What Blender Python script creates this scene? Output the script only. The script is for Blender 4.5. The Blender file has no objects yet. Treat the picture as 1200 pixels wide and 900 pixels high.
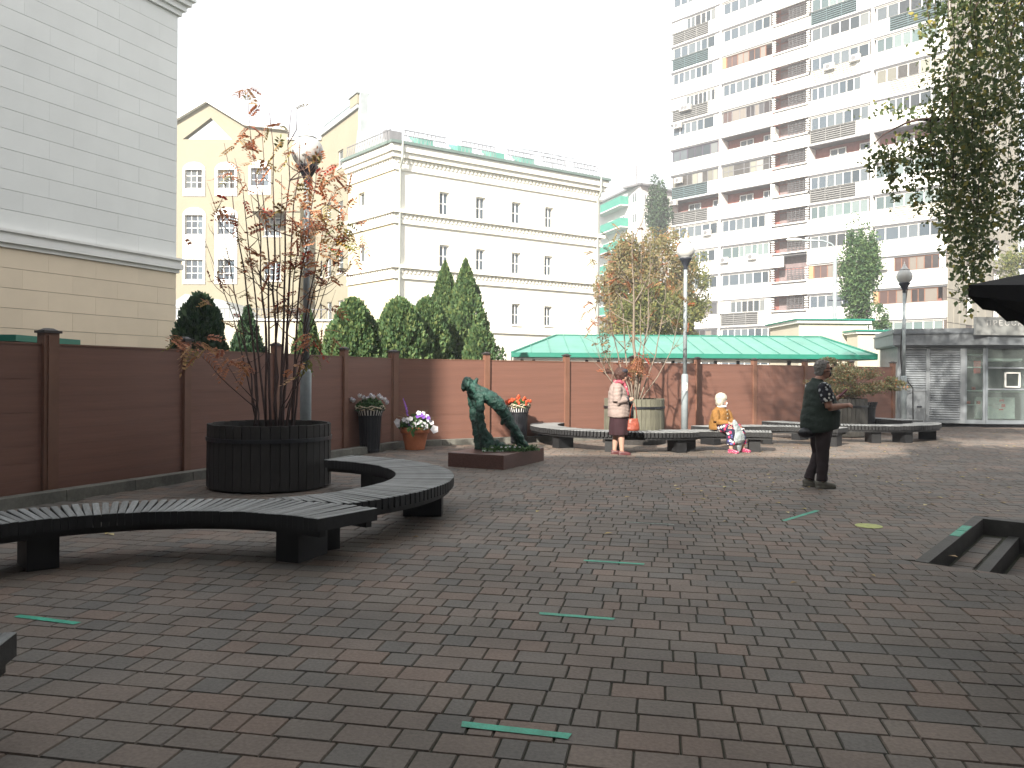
import bpy, math, random
import numpy as np
from mathutils import Vector, Matrix, noise as mnoise
random.seed(7); RNG = np.random.default_rng(11)
S = bpy.context.scene; COL = S.collection
R = math.radians

# ------------------------------------------------------------ camera
CH, F, HY, ROLL = 1.55, 930.0, 440.0, 0.007      # eye height, focal length in photo pixels, eye-level row, slight roll
cam_d = bpy.data.cameras.new('camera'); cam = bpy.data.objects.new('camera', cam_d); COL.objects.link(cam)
cam_d.sensor_width = 36; cam_d.lens = 36 * F / 1200; cam_d.shift_y = -10 / 1200
cam_d.clip_start = 0.05; cam_d.clip_end = 3000
cam.matrix_world = Matrix.Translation((0, 0, CH)) @ Matrix.Rotation(R(90), 4, 'X') @ Matrix.Rotation(math.atan(ROLL), 4, 'Z')
S.camera = cam

# ------------------------------------------------------------ sky and sun
SUN_EL, SUN_AZ = 31.0, 205.5
w = bpy.data.worlds.new('World'); S.world = w; w.use_nodes = True
nt = w.node_tree; nt.nodes.clear()
out = nt.nodes.new('ShaderNodeOutputWorld'); bg = nt.nodes.new('ShaderNodeBackground')
sky = nt.nodes.new('ShaderNodeTexSky'); sky.sky_type = 'NISHITA'; sky.sun_disc = False
sky.sun_elevation = R(SUN_EL); sky.sun_rotation = R(SUN_AZ); sky.dust_density = 6; sky.air_density = 1.2; sky.ozone_density = 0.6
veil = nt.nodes.new('ShaderNodeMixRGB'); veil.inputs[0].default_value = 0.8
veil.inputs[2].default_value = (5.6, 5.72, 5.8, 1)      # thin even high cloud over the whole sky
nt.links.new(sky.outputs[0], veil.inputs[1]); nt.links.new(veil.outputs[0], bg.inputs[0])
bg.inputs[1].default_value = 0.10
nt.links.new(bg.outputs[0], out.inputs[0])
sd = Vector((math.sin(R(SUN_AZ)) * math.cos(R(SUN_EL)), math.cos(R(SUN_AZ)) * math.cos(R(SUN_EL)), math.sin(R(SUN_EL))))
sun_d = bpy.data.lights.new('sun', 'SUN'); sun = bpy.data.objects.new('sun', sun_d); COL.objects.link(sun)
sun_d.energy = 5.0; sun_d.angle = R(0.6); sun_d.color = (1.0, 0.93, 0.82)
sun.rotation_euler = (-sd).to_track_quat('-Z', 'Y').to_euler(); sun.location = (0, 0, 60)
S.view_settings.view_transform = 'Standard'; S.view_settings.look = 'None'
S.view_settings.exposure = 1.5; S.view_settings.gamma = 1.0; S.view_settings.use_curve_mapping = False
S.cycles.max_bounces = 6

# ------------------------------------------------------------ from the photograph's pixels to places
def G(x, y, z=0.0):
    dx, dy = x - 600, y - HY
    a, b = dx + ROLL * dy, dy - ROLL * dx
    Y = F * (CH - z) / b
    return Vector((a / F * Y, Y, z))
def P(x, y, Y):
    dx, dy = x - 600, y - HY
    a, b = dx + ROLL * dy, dy - ROLL * dx
    return Vector((a / F * Y, Y, CH - b / F * Y))

# ------------------------------------------------------------ materials
def nodes(name):
    m = bpy.data.materials.new(name); m.use_nodes = True
    n = m.node_tree; b = n.nodes['Principled BSDF']
    return m, n, b
def mix(n, typ, fac, a, b):
    x = n.nodes.new('ShaderNodeMixRGB'); x.blend_type = typ
    for i, v in enumerate((fac, a, b)):
        if isinstance(v, bpy.types.NodeSocket): n.links.new(v, x.inputs[i])
        elif i == 0: x.inputs[0].default_value = v
        else: x.inputs[i].default_value = (*v, 1) if len(v) == 3 else v
    return x.outputs[0]
def tex(n, scale, detail=4, rough=.6, stretch=None, kind='noise'):
    tc = n.nodes.new('ShaderNodeTexCoord'); mp = n.nodes.new('ShaderNodeMapping')
    n.links.new(tc.outputs['Object'], mp.inputs[0])
    if stretch: mp.inputs['Scale'].default_value = stretch
    if kind == 'noise':
        t = n.nodes.new('ShaderNodeTexNoise'); t.inputs['Scale'].default_value = scale
        t.inputs['Detail'].default_value = detail; t.inputs['Roughness'].default_value = rough
    else:
        t = n.nodes.new('ShaderNodeTexVoronoi'); t.inputs['Scale'].default_value = scale
    n.links.new(mp.outputs[0], t.inputs['Vector'])
    return t
def ramp(n, src, stops, const=False):
    r = n.nodes.new('ShaderNodeValToRGB'); el = r.color_ramp.elements
    if const: r.color_ramp.interpolation = 'CONSTANT'
    while len(el) > 1: el.remove(el[0])
    el[0].position = stops[0][0]; el[0].color = (*stops[0][1], 1)
    for p, c in stops[1:]:
        e = el.new(p); e.color = (*c, 1)
    n.links.new(src, r.inputs[0]); return r.outputs[0]
def grey(a, b): return [(0.3, (a, a, a)), (0.7, (b, b, b))]
def mat(name, col, rough=.7, scale=6, var=.25, bump=.15, metal=0, obj_var=0, stretch=None, bscale=None, spec=None, dist=.01, fine=0):
    m, n, b = nodes(name)
    t = tex(n, scale, stretch=stretch)
    c = mix(n, 'MULTIPLY', 1, ramp(n, t.outputs[0], grey(1 - var, 1 + var * .3)), col)
    if fine:
        t3 = tex(n, scale * 9, stretch=stretch)
        c = mix(n, 'MULTIPLY', 1, c, ramp(n, t3.outputs[0], grey(1 - fine, 1)))
    if obj_var:
        oi = n.nodes.new('ShaderNodeObjectInfo')
        c = mix(n, 'MULTIPLY', 1, c, ramp(n, oi.outputs['Random'], [(0, (1 - obj_var,) * 3), (1, (1, 1, 1))]))
    n.links.new(c, b.inputs['Base Color'])
    b.inputs['Roughness'].default_value = rough; b.inputs['Metallic'].default_value = metal
    if spec is not None: b.inputs['Specular IOR Level'].default_value = spec
    if bump:
        t2 = tex(n, bscale or scale * 5, stretch=stretch)
        bp = n.nodes.new('ShaderNodeBump'); bp.inputs['Strength'].default_value = bump; bp.inputs['Distance'].default_value = dist
        n.links.new(t2.outputs[0], bp.inputs['Height']); n.links.new(bp.outputs[0], b.inputs['Normal'])
    return m
def leafmat(name, stops, rough=.55, trans=.3):
    m, n, b = nodes(name)
    g = n.nodes.new('ShaderNodeNewGeometry')
    c = ramp(n, g.outputs['Random Per Island'], stops)
    n.links.new(c, b.inputs['Base Color']); b.inputs['Roughness'].default_value = rough
    b.inputs['Specular IOR Level'].default_value = .25
    tr = n.nodes.new('ShaderNodeBsdfTranslucent'); n.links.new(c, tr.inputs[0])
    ms = n.nodes.new('ShaderNodeMixShader'); ms.inputs[0].default_value = trans
    n.links.new(b.outputs[0], ms.inputs[1]); n.links.new(tr.outputs[0], ms.inputs[2])
    n.links.new(ms.outputs[0], n.nodes['Material Output'].inputs[0])
    return m
def glassmat(name, stops, rough=.08, trans=0):
    m, n, b = nodes(name)
    g = n.nodes.new('ShaderNodeNewGeometry')
    n.links.new(ramp(n, g.outputs['Random Per Island'], stops, True), b.inputs['Base Color'])
    b.inputs['Roughness'].default_value = rough; b.inputs['Specular IOR Level'].default_value = .7
    if trans: b.inputs['Transmission Weight'].default_value = trans; b.inputs['IOR'].default_value = 1.1
    return m
def dotmat(name, base, stops, scale, edge, rough=.8):
    m, n, b = nodes(name)
    v = tex(n, scale, kind='v')
    lt = n.nodes.new('ShaderNodeMath'); lt.operation = 'LESS_THAN'; lt.inputs[1].default_value = edge
    n.links.new(v.outputs['Distance'], lt.inputs[0])
    sp = n.nodes.new('ShaderNodeSeparateColor'); n.links.new(v.outputs['Color'], sp.inputs[0])
    n.links.new(mix(n, 'MIX', lt.outputs[0], base, ramp(n, sp.outputs[0], stops, True)), b.inputs['Base Color'])
    b.inputs['Roughness'].default_value = rough
    return m

M = {}
M['fence'] = mat('brown_composite', (.215, .104, .076), .62, 3, .16, .25, obj_var=.06, stretch=(.25, 1, 5), bscale=60, dist=.003, fine=.12)
M['fpost'] = mat('brown_post', (.19, .093, .061), .6, 3, .2, .2, bscale=60, dist=.002)
M['cap'] = mat('dark_cap', (.035, .028, .027), .5, 8, .2, .1)
M['kerb'] = mat('kerb_concrete', (.20, .195, .17), .9, 3, .45, .6, obj_var=.15, fine=.25)
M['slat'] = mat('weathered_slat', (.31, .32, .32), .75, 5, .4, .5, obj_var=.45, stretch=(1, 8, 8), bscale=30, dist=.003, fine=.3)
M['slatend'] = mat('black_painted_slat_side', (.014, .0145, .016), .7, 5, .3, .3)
M['frame'] = mat('black_bench_steel', (.009, .0095, .011), .6, 5, .3, .1)
M['tubdark'] = mat('dark_stained_wood', (.030, .026, .024), .75, 4, .45, .4, obj_var=.35, stretch=(8, 8, 1), dist=.004, fine=.3)
M['tubpale'] = mat('pale_weathered_wood', (.20, .195, .145), .8, 4, .4, .4, obj_var=.25, stretch=(8, 8, 1), dist=.004, fine=.25)
M['tubgrey'] = mat('grey_weathered_wood', (.10, .095, .085), .8, 4, .4, .4, obj_var=.3, stretch=(8, 8, 1), dist=.004, fine=.25)
M['soil'] = mat('soil', (.035, .028, .022), 1, 12, .5, 1, dist=.03)
M['black'] = mat('black_plastic', (.012, .013, .018), .45, 8, .2, .05)
M['terra'] = mat('terracotta', (.46, .155, .07), .7, 5, .25, .15)
M['wicker'] = mat('pale_wicker', (.52, .45, .33), .8, 14, .4, .4)
M['lampgrey'] = mat('grey_painted_steel', (.26, .30, .32), .5, 6, .2, .08)
M['lampdark'] = mat('dark_cast_iron', (.03, .035, .05), .45, 6, .2, .05)
M['globe'] = mat('milky_globe', (.52, .53, .52), .25, 5, .08, 0)
M['bronze'] = mat('green_bronze', (.030, .105, .082), .5, 9, .7, 1, metal=.1, bscale=38, dist=.02, fine=.5)
M['granite'] = mat('red_granite', (.125, .062, .052), .4, 40, .45, .05, fine=.3)
M['bark'] = mat('dark_bark', (.095, .06, .056), .85, 10, .4, .6, stretch=(4, 4, 1), dist=.01)
M['barkpale'] = mat('pale_bark', (.24, .20, .16), .85, 10, .4, .6, stretch=(4, 4, 1), dist=.01)
M['tape'] = mat('green_tape', (.02, .40, .26), .55, 9, .35, .1, fine=.35)
M['tapeworn'] = mat('worn_pale_tape', (.30, .36, .32), .7, 30, .6, .1, fine=.6)
M['yellow'] = mat('yellow_sticker', (.50, .55, .15), .6, 20, .35, .1, fine=.35)
M['asphalt'] = mat('asphalt', (.055, .053, .052), .95, 1.5, .3, .4, fine=.3)
M['edging'] = mat('dark_step_edging', (.052, .049, .044), .7, 6, .4, .3, fine=.2)
M['clad'] = mat('pale_cladding', (.78, .785, .76), .55, .8, .06, .05, obj_var=.045)
M['cladbeige'] = mat('beige_cladding', (.80, .66, .49), .6, .8, .08, .05, obj_var=.06)
M['joint'] = mat('cladding_joint', (.56, .56, .54), .9, 5, .2, 0)
M['white'] = mat('white_paint', (.80, .79, .76), .7, 1.5, .07, .05)
M['whitewall'] = mat('white_render', (.80, .775, .70), .85, .6, .06, .15, fine=.04)
M['cream'] = mat('cream_render', (.58, .52, .38), .85, .6, .07, .15, fine=.04)
M['beige'] = mat('beige_render', (.265, .243, .182), .85, .5, .08, .15, fine=.05)
M['annex'] = mat('annex_render', (.45, .42, .34), .85, .6, .1, .15, fine=.05)
M['roofgreen'] = mat('dull_green_metal', (.13, .18, .165), .5, 2, .2, .1)
M['roofgrey'] = mat('grey_metal_roof', (.33, .36, .37), .5, 2, .2, .1)
M['teal'] = mat('teal_sheet_metal', (.11, .30, .25), .5, 1.2, .18, .05, obj_var=.06, fine=.08)
M['tealdark'] = mat('teal_fascia', (.012, .17, .12), .5, 2, .15, .05)
M['pipe'] = mat('pipe_grey', (.34, .36, .33), .5, 4, .15, .05)
M['win'] = glassmat('window_glass', [(0, (.03, .04, .047)), (.25, (.05, .065, .075)), (.5, (.08, .095, .105)), (.7, (.14, .15, .15)), (.88, (.03, .035, .04))])
M['windark'] = glassmat('dark_window_glass', [(0, (.03, .04, .055)), (.4, (.055, .07, .09)), (.75, (.10, .13, .16))])
M['winblue'] = glassmat('bluish_window_glass', [(0, (.045, .063, .08)), (.3, (.065, .085, .105)), (.6, (.03, .042, .052)), (.8, (.095, .115, .13))])
M['wincyan'] = glassmat('pale_curtained_glass', [(0, (.10, .145, .145)), (.4, (.07, .10, .105)), (.7, (.15, .19, .19))])
M['wincream'] = glassmat('cream_curtained_glass', [(0, (.22, .22, .18)), (.3, (.15, .145, .12)), (.6, (.28, .26, .23)), (.85, (.05, .045, .04))])
M['winbrown'] = glassmat('brown_tinted_glass', [(0, (.03, .022, .022)), (.25, (.06, .06, .065)), (.5, (.08, .05, .045)), (.7, (.035, .03, .03)), (.85, (.18, .16, .14))])
M['brown'] = mat('brown_window_frame', (.20, .085, .045), .6, 5, .2, .05)
M['purple'] = mat('purple_window_frame', (.07, .05, .085), .6, 5, .2, .05)
M['greyframe'] = mat('grey_window_frame', (.16, .16, .17), .6, 5, .2, .05)
M['orange'] = mat('faded_orange_panel', (.40, .25, .13), .7, 5, .2, .05)
M['brick'] = mat('red_brick', (.33, .12, .10), .85, 4, .25, .3, fine=.3)
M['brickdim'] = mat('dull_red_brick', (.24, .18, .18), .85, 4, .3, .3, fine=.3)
M['latt'] = mat('grey_lattice_bar', (.20, .20, .195), .7, 4, .3, .05)
M['lattblue'] = mat('blue_green_lattice_bar', (.08, .13, .14), .7, 4, .3, .05)
M['lattdark'] = mat('lattice_backing', (.085, .085, .09), .9, 4, .3, 0)
M['lattpale'] = mat('pale_lattice_bar', (.66, .64, .58), .7, 4, .2, .05)
M['sidetile'] = mat('beige_side_tile', (.34, .31, .25), .8, .6, .14, .1, obj_var=.16, fine=.05)
M['sidejoint'] = mat('dark_side_joint', (.09, .07, .06), .9, 4, .2, 0)
M['kiosk'] = mat('kiosk_grey_metal', (.215, .235, .255), .5, 4, .15, .05, fine=.08)
M['kioskdark'] = mat('kiosk_dark_metal', (.16, .18, .20), .45, 4, .15, .05)
M['kioskin'] = mat('kiosk_interior', (.10, .12, .115), .7, 3, .4, 0)
M['paper'] = mat('pale_paper', (.55, .62, .58), .8, 6, .25, 0)
M['redprint'] = mat('red_print', (.55, .06, .04), .7, 6, .3, 0)
M['signpanel'] = mat('sign_panel', (.34, .35, .34), .5, 3, .15, .05)
M['kglass'] = glassmat('kiosk_glass', [(0, (.62, .70, .68))], .03, .92)
M['canvas'] = mat('black_canvas', (.014, .013, .015), .85, 8, .35, .4, dist=.01)
M['rope'] = mat('black_cable', (.02, .02, .02), .6, 8, .2, 0)
M['skin'] = mat('skin', (.42, .25, .19), .55, 20, .12, .05)
M['skintan'] = mat('tanned_skin', (.42, .22, .16), .55, 20, .12, .05)
M['vest'] = mat('dark_green_quilt', (.020, .036, .029), .8, 9, .35, .5, bscale=16, dist=.02)
M['shirt'] = dotmat('white_blotches_on_black', (.010, .011, .02), [(0, (.62, .62, .60)), (.7, (.4, .42, .45))], 17, .36)
M['trouser'] = mat('dark_brown_trousers', (.032, .021, .024), .85, 9, .3, .4, dist=.01)
M['shoe'] = mat('grey_trainers', (.15, .145, .12), .8, 20, .4, .2)
M['greyhair'] = mat('grey_hair', (.27, .26, .25), .8, 30, .5, .6, dist=.01)
M['jacket'] = mat('pale_pink_grey_quilt', (.28, .22, .20), .75, 9, .2, .6, bscale=13, dist=.025)
M['skirt'] = mat('wine_skirt', (.024, .0045, .009), .85, 9, .25, .2)
M['brownhair'] = mat('brown_hair', (.06, .024, .017), .7, 30, .5, .6, dist=.01)
M['hairdark'] = mat('dark_headscarf', (.03, .03, .045), .8, 12, .3, .3)
M['scarf'] = dotmat('pink_white_scarf', (.34, .06, .09), [(0, (.6, .5, .5)), (.5, (.2, .03, .06))], 30, .3)
M['wineshoe'] = mat('dark_red_shoe', (.075, .016, .018), .5, 9, .2, .1)
M['rust'] = mat('rust_leather', (.26, .06, .035), .5, 9, .3, .2)
M['whitehair'] = mat('white_blonde_hair', (.45, .42, .35), .75, 30, .25, .6, dist=.01)
M['mustard'] = mat('mustard_cardigan', (.23, .11, .024), .85, 12, .3, .5, bscale=40, dist=.01)
M['floral'] = dotmat('floral_trousers', (.018, .018, .045), [(0, (.55, .03, .10)), (.45, (.65, .6, .55)), (.75, (.10, .10, .30))], 15, .42)
M['mask'] = mat('white_mask', (.78, .78, .80), .8, 9, .05, 0)
M['plasticbag'] = mat('pale_grey_carrier_bag', (.27, .31, .32), .4, 7, .25, .8, dist=.03)
M['pinkshoe'] = dotmat('pink_shoe', (.28, .03, .08), [(0, (.7, .45, .5))], 40, .3)
M['phone'] = mat('dark_red_phone_case', (.10, .012, .022), .8, 9, .1, 0)
M['red'] = mat('sign_red', (.55, .03, .03), .5, 9, .1, 0)
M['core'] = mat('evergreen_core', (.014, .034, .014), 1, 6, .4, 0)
M['rowan'] = leafmat('rowan_leaf', [(0, (.50, .20, .11)), (.3, (.55, .27, .15)), (.5, (.38, .14, .09)), (.66, (.54, .33, .18)), (.82, (.26, .25, .10)), (.94, (.44, .07, .05))], trans=.4)
M['rowangreen'] = leafmat('rowan_green_leaf', [(0, (.16, .20, .06)), (.5, (.24, .24, .08)), (.8, (.36, .22, .07))])
M['rowanpale'] = leafmat('rowan_pale_leaf', [(0, (.32, .17, .09)), (.3, (.32, .25, .12)), (.55, (.25, .22, .12)), (.75, (.30, .22, .14)), (.93, (.4, .14, .07))])
M['birch'] = leafmat('drooping_tree_leaf', [(0, (.11, .155, .085)), (.35, (.15, .205, .10)), (.65, (.20, .25, .12)), (.88, (.29, .30, .12)), (.965, (.46, .40, .12))], trans=.55)
M['thuja'] = leafmat('thuja_spray', [(0, (.055, .11, .050)), (.4, (.085, .150, .062)), (.8, (.13, .195, .075)), (.95, (.18, .22, .08))], trans=.25)
M['darkshrub'] = leafmat('dark_shrub_leaf', [(0, (.020, .046, .026)), (.5, (.035, .070, .036)), (.9, (.06, .10, .045))], trans=.1)
M['poplar'] = leafmat('poplar_leaf', [(0, (.045, .10, .045)), (.5, (.075, .14, .055)), (.85, (.12, .19, .07))])
M['autumn'] = leafmat('autumn_far_leaf', [(0, (.135, .14, .058)), (.35, (.19, .175, .075)), (.6, (.25, .215, .095)), (.8, (.29, .235, .11)), (.955, (.34, .17, .075))], trans=.4)
M['fargreen'] = leafmat('far_green_leaf', [(0, (.085, .11, .035)), (.5, (.13, .15, .045)), (.85, (.2, .19, .06))])
M['varieg'] = leafmat('variegated_leaf', [(0, (.14, .16, .07)), (.35, (.24, .25, .12)), (.6, (.40, .38, .24)), (.85, (.28, .18, .10)), (.95, (.45, .2, .1))])
M['herb'] = leafmat('flower_leaf', [(0, (.03, .075, .03)), (.5, (.05, .12, .04)), (.9, (.09, .16, .05))], trans=.15)
M['petalw'] = leafmat('white_petal', [(0, (.75, .75, .74)), (.6, (.62, .62, .66)), (.92, (.5, .42, .6))], trans=.2)
M['petalp'] = leafmat('purple_petal', [(0, (.13, .04, .30)), (.6, (.2, .08, .4))], trans=.2)
M['petalr'] = leafmat('red_petal', [(0, (.62, .06, .03)), (.5, (.70, .14, .06)), (.8, (.65, .32, .16))], trans=.2)
M['fallen'] = leafmat('fallen_leaf', [(0, (.42, .35, .10)), (.4, (.34, .24, .08)), (.7, (.20, .12, .05)), (.88, (.5, .42, .2))], trans=0)
M['distant'] = mat('distant_pale_render', (.60, .59, .57), .9, .3, .1, 0)
M['distgreen'] = mat('green_balcony_panel', (.04, .24, .18), .7, 2, .15, 0)
M['shadeblock'] = mat('dark_shade_block', (.12, .115, .11), .9, .5, .1, .1)  # kept dark so the added shade blocks bounce little light
M['tile2'] = mat('grey_render', (.45, .44, .42), .9, .5, .1, .1)

# paving stones: every stone picks its own tint
m, n, b = nodes('paving_stone')
g = n.nodes.new('ShaderNodeNewGeometry'); oi = n.nodes.new('ShaderNodeObjectInfo')
ad = n.nodes.new('ShaderNodeMath'); n.links.new(g.outputs['Random Per Island'], ad.inputs[0]); n.links.new(oi.outputs['Random'], ad.inputs[1])
fr = n.nodes.new('ShaderNodeMath'); fr.operation = 'FRACT'; n.links.new(ad.outputs[0], fr.inputs[0])
c = ramp(n, fr.outputs[0], [(0, (0.157, 0.130, 0.109)), (.16, (0.184, 0.143, 0.117)), (.3, (0.160, 0.137, 0.119)), (.45, (0.179, 0.141, 0.117)), (.58, (0.142, 0.128, 0.114)),
                            (.72, (0.196, 0.142, 0.113)), (.84, (0.169, 0.142, 0.120)), (.94, (0.127, 0.116, 0.105))], True)
tg = n.nodes.new('ShaderNodeTexCoord')
geo = n.nodes.new('ShaderNodeNewGeometry')
big = n.nodes.new('ShaderNodeTexNoise'); big.inputs['Scale'].default_value = .9; big.inputs['Detail'].default_value = 5; n.links.new(geo.outputs['Position'], big.inputs['Vector'])
fine = n.nodes.new('ShaderNodeTexNoise'); fine.inputs['Scale'].default_value = 55; fine.inputs['Detail'].default_value = 5; n.links.new(geo.outputs['Position'], fine.inputs['Vector'])
c = mix(n, 'MULTIPLY', 1, c, ramp(n, big.outputs[0], grey(.62, 1.12)))
c = mix(n, 'MULTIPLY', 1, c, ramp(n, fine.outputs[0], grey(.72, 1.08)))
n.links.new(c, b.inputs['Base Color']); b.inputs['Roughness'].default_value = .72; b.inputs['Specular IOR Level'].default_value = .4
bp = n.nodes.new('ShaderNodeBump'); bp.inputs['Strength'].default_value = .5; bp.inputs['Distance'].default_value = .003
n.links.new(fine.outputs[0], bp.inputs['Height']); n.links.new(bp.outputs[0], b.inputs['Normal'])
M['paver'] = m
M['joints'] = mat('mossy_joint', (.046, .048, .030), 1, 2.5, .6, .6, fine=.4)

# ------------------------------------------------------------ mesh helpers
class MB:
    def __init__(s): s.v = []; s.f = []
    def add(s, vs, fs):
        o = len(s.v); s.v += [tuple(v) for v in vs]; s.f += [tuple(i + o for i in f) for f in fs]; return s
    def box(s, c, sz, ax=None):
        hx, hy, hz = sz[0] / 2, sz[1] / 2, sz[2] / 2
        c = Vector(c)
        if ax is None: X, Y, Z = Vector((1, 0, 0)), Vector((0, 1, 0)), Vector((0, 0, 1))
        elif isinstance(ax, (int, float)): X = Vector((math.cos(ax), math.sin(ax), 0)); Y = Vector((-X.y, X.x, 0)); Z = Vector((0, 0, 1))
        else: X, Y, Z = ax
        vs = [c + X * (hx * i) + Y * (hy * j) + Z * (hz * k) for i in (-1, 1) for j in (-1, 1) for k in (-1, 1)]
        return s.add(vs, [(0, 1, 3, 2), (4, 6, 7, 5), (0, 4, 5, 1), (2, 3, 7, 6), (0, 2, 6, 4), (1, 5, 7, 3)])
    def bar(s, a, b, wd, h=None):
        a, b = Vector(a), Vector(b); X = (b - a); L = X.length; X.normalize()
        up = Vector((0, 0, 1)) if abs(X.z) < .9 else Vector((0, 1, 0))
        Y = up.cross(X).normalized(); Z = X.cross(Y)
        return s.box((a + b) / 2, (L, wd, h or wd), (X, Y, Z))
    def tube(s, pts, rad, seg=8, cap=True):
        pts = [Vector(p) for p in pts]; n = len(pts)
        if not hasattr(rad, '__len__'): rad = [rad] * n
        o = len(s.v); prev = None
        for i, p in enumerate(pts):
            d = (pts[min(i + 1, n - 1)] - pts[max(i - 1, 0)]).normalized()
            u = Vector((1, 0, 0)) if prev is None else prev
            if abs(d.dot(u)) > .95: u = Vector((0, 1, 0))
            u = (u - d * u.dot(d)).normalized(); prev = u; q = d.cross(u)
            for k in range(seg):
                a = 2 * math.pi * k / seg
                s.v.append(tuple(p + (u * math.cos(a) + q * math.sin(a)) * rad[i]))
        for i in range(n - 1):
            for k in range(seg):
                k2 = (k + 1) % seg
                s.f.append((o + i * seg + k, o + i * seg + k2, o + (i + 1) * seg + k2, o + (i + 1) * seg + k))
        if cap:
            s.f.append(tuple(o + k for k in reversed(range(seg)))); s.f.append(tuple(o + (n - 1) * seg + k for k in range(seg)))
        return s
    def loft(s, secs, seg=14, side=(0, 1, 0)):      # (x,y,z,r_side,r_other[,pow]) elliptical sections along a path
        pts = [Vector(q[:3]) for q in secs]; n = len(pts); side = Vector(side); o = len(s.v)
        for i, p in enumerate(pts):
            d = (pts[min(i + 1, n - 1)] - pts[max(i - 1, 0)]).normalized()
            u = (side - d * side.dot(d)).normalized(); q = d.cross(u)
            for k in range(seg):
                a = 2 * math.pi * k / seg
                s.v.append(tuple(p + u * math.cos(a) * secs[i][3] + q * math.sin(a) * secs[i][4]))
        for i in range(n - 1):
            for k in range(seg):
                k2 = (k + 1) % seg
                s.f.append((o + i * seg + k, o + i * seg + k2, o + (i + 1) * seg + k2, o + (i + 1) * seg + k))
        s.f.append(tuple(o + k for k in reversed(range(seg)))); s.f.append(tuple(o + (n - 1) * seg + k for k in range(seg)))
        return s
    def ball(s, c, r, seg=12, rings=8, ax=None):
        c = Vector(c); r = r if hasattr(r, '__len__') else (r, r, r); o = len(s.v)
        A = ax or (Vector((1, 0, 0)), Vector((0, 1, 0)), Vector((0, 0, 1)))
        s.v.append(tuple(c - A[2] * r[2]))
        for i in range(1, rings):
            t = math.pi * i / rings - math.pi / 2
            for k in range(seg):
                a = 2 * math.pi * k / seg
                s.v.append(tuple(c + A[0] * (r[0] * math.cos(t) * math.cos(a)) + A[1] * (r[1] * math.cos(t) * math.sin(a)) + A[2] * (r[2] * math.sin(t))))
        s.v.append(tuple(c + A[2] * r[2])); top = len(s.v) - 1
        for k in range(seg):
            k2 = (k + 1) % seg
            s.f.append((o, o + 1 + k2, o + 1 + k)); s.f.append((top, top - seg + k, top - seg + k2))
            for i in range(rings - 2):
                b = o + 1 + i * seg; s.f.append((b + k, b + k2, b + seg + k2, b + seg + k))
        return s
    def lathe(s, prof, seg=24, c=(0, 0, 0)):
        o = len(s.v); c = Vector(c)
        for r, z in prof:
            for k in range(seg):
                a = 2 * math.pi * k / seg; s.v.append((c.x + r * math.cos(a), c.y + r * math.sin(a), c.z + z))
        for i in range(len(prof) - 1):
            for k in range(seg):
                k2 = (k + 1) % seg; s.f.append((o + i * seg + k, o + i * seg + k2, o + (i + 1) * seg + k2, o + (i + 1) * seg + k))
        return s
    def prism(s, poly, z0, z1):
        n = len(poly)
        s.add([(p[0], p[1], z0) for p in poly] + [(p[0], p[1], z1) for p in poly],
              [tuple(reversed(range(n))), tuple(range(n, 2 * n))] + [(i, (i + 1) % n, n + (i + 1) % n, n + i) for i in range(n)])
        return s
    def quad(s, a, b, c, d): return s.add([a, b, c, d], [(0, 1, 2, 3)])
    def mesh(s, name):
        me = bpy.data.meshes.new(name); me.from_pydata(s.v, [], s.f); me.validate(); me.update(); return me
    def build(s, name, m, parent=None, smooth=False, world=False, kind=None, label=None):
        me = s.mesh(name)
        return link(name, me, m, parent, smooth, world, kind, label)
def root_loc(o):
    v = Vector((0, 0, 0))
    while o is not None: v += o.location; o = o.parent
    return v
def link(name, me, m, parent=None, smooth=False, world=False, kind=None, label=None):
    if m is not None and not me.materials: me.materials.append(M[m] if isinstance(m, str) else m)
    if smooth: me.polygons.foreach_set('use_smooth', [True] * len(me.polygons))
    o = bpy.data.objects.new(name, me); COL.objects.link(o)
    if parent is not None:
        o.parent = parent
        if world: me.transform(Matrix.Translation(-root_loc(parent)))
    if kind: o['kind'] = kind
    if label: o['label'] = label
    return o
def tag(o, label, cat, group=None, kind=None):
    if label: o['label'] = label
    if cat: o['category'] = cat
    if group: o['group'] = group
    if kind: o['kind'] = kind
    return o
def thing(name, label, cat, loc=(0, 0, 0), rz=0, group=None):
    o = bpy.data.objects.new(name, None); COL.objects.link(o); o.empty_display_size = .2
    o.location = loc; o.rotation_euler = (0, 0, rz); return tag(o, label, cat, group)
def inst(o, parent, loc, rz=0, scale=None):
    c = o.copy(); COL.objects.link(c); c.parent = parent; c.location = loc; c.rotation_euler = (0, 0, rz)
    if scale: c.scale = scale
    return c
def copy_tree(o, parent=None):
    c = o.copy(); COL.objects.link(c); c.parent = parent
    for ch in list(o.children): copy_tree(ch, c)
    return c
def npmesh(name, verts, faces):
    me = bpy.data.meshes.new(name); nv, nf = len(verts), len(faces); k = faces.shape[1]
    me.vertices.add(nv); me.vertices.foreach_set('co', np.asarray(verts, dtype=np.float32).ravel())
    me.loops.add(nf * k); me.loops.foreach_set('vertex_index', np.asarray(faces, dtype=np.int32).ravel())
    me.polygons.add(nf); me.polygons.foreach_set('loop_start', np.arange(nf, dtype=np.int32) * k)
    me.polygons.foreach_set('loop_total', np.full(nf, k, dtype=np.int32))
    me.update(calc_edges=True); return me
def rand_dirs(n):
    v = RNG.normal(size=(n, 3)); return v / np.linalg.norm(v, axis=1, keepdims=True)
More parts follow.
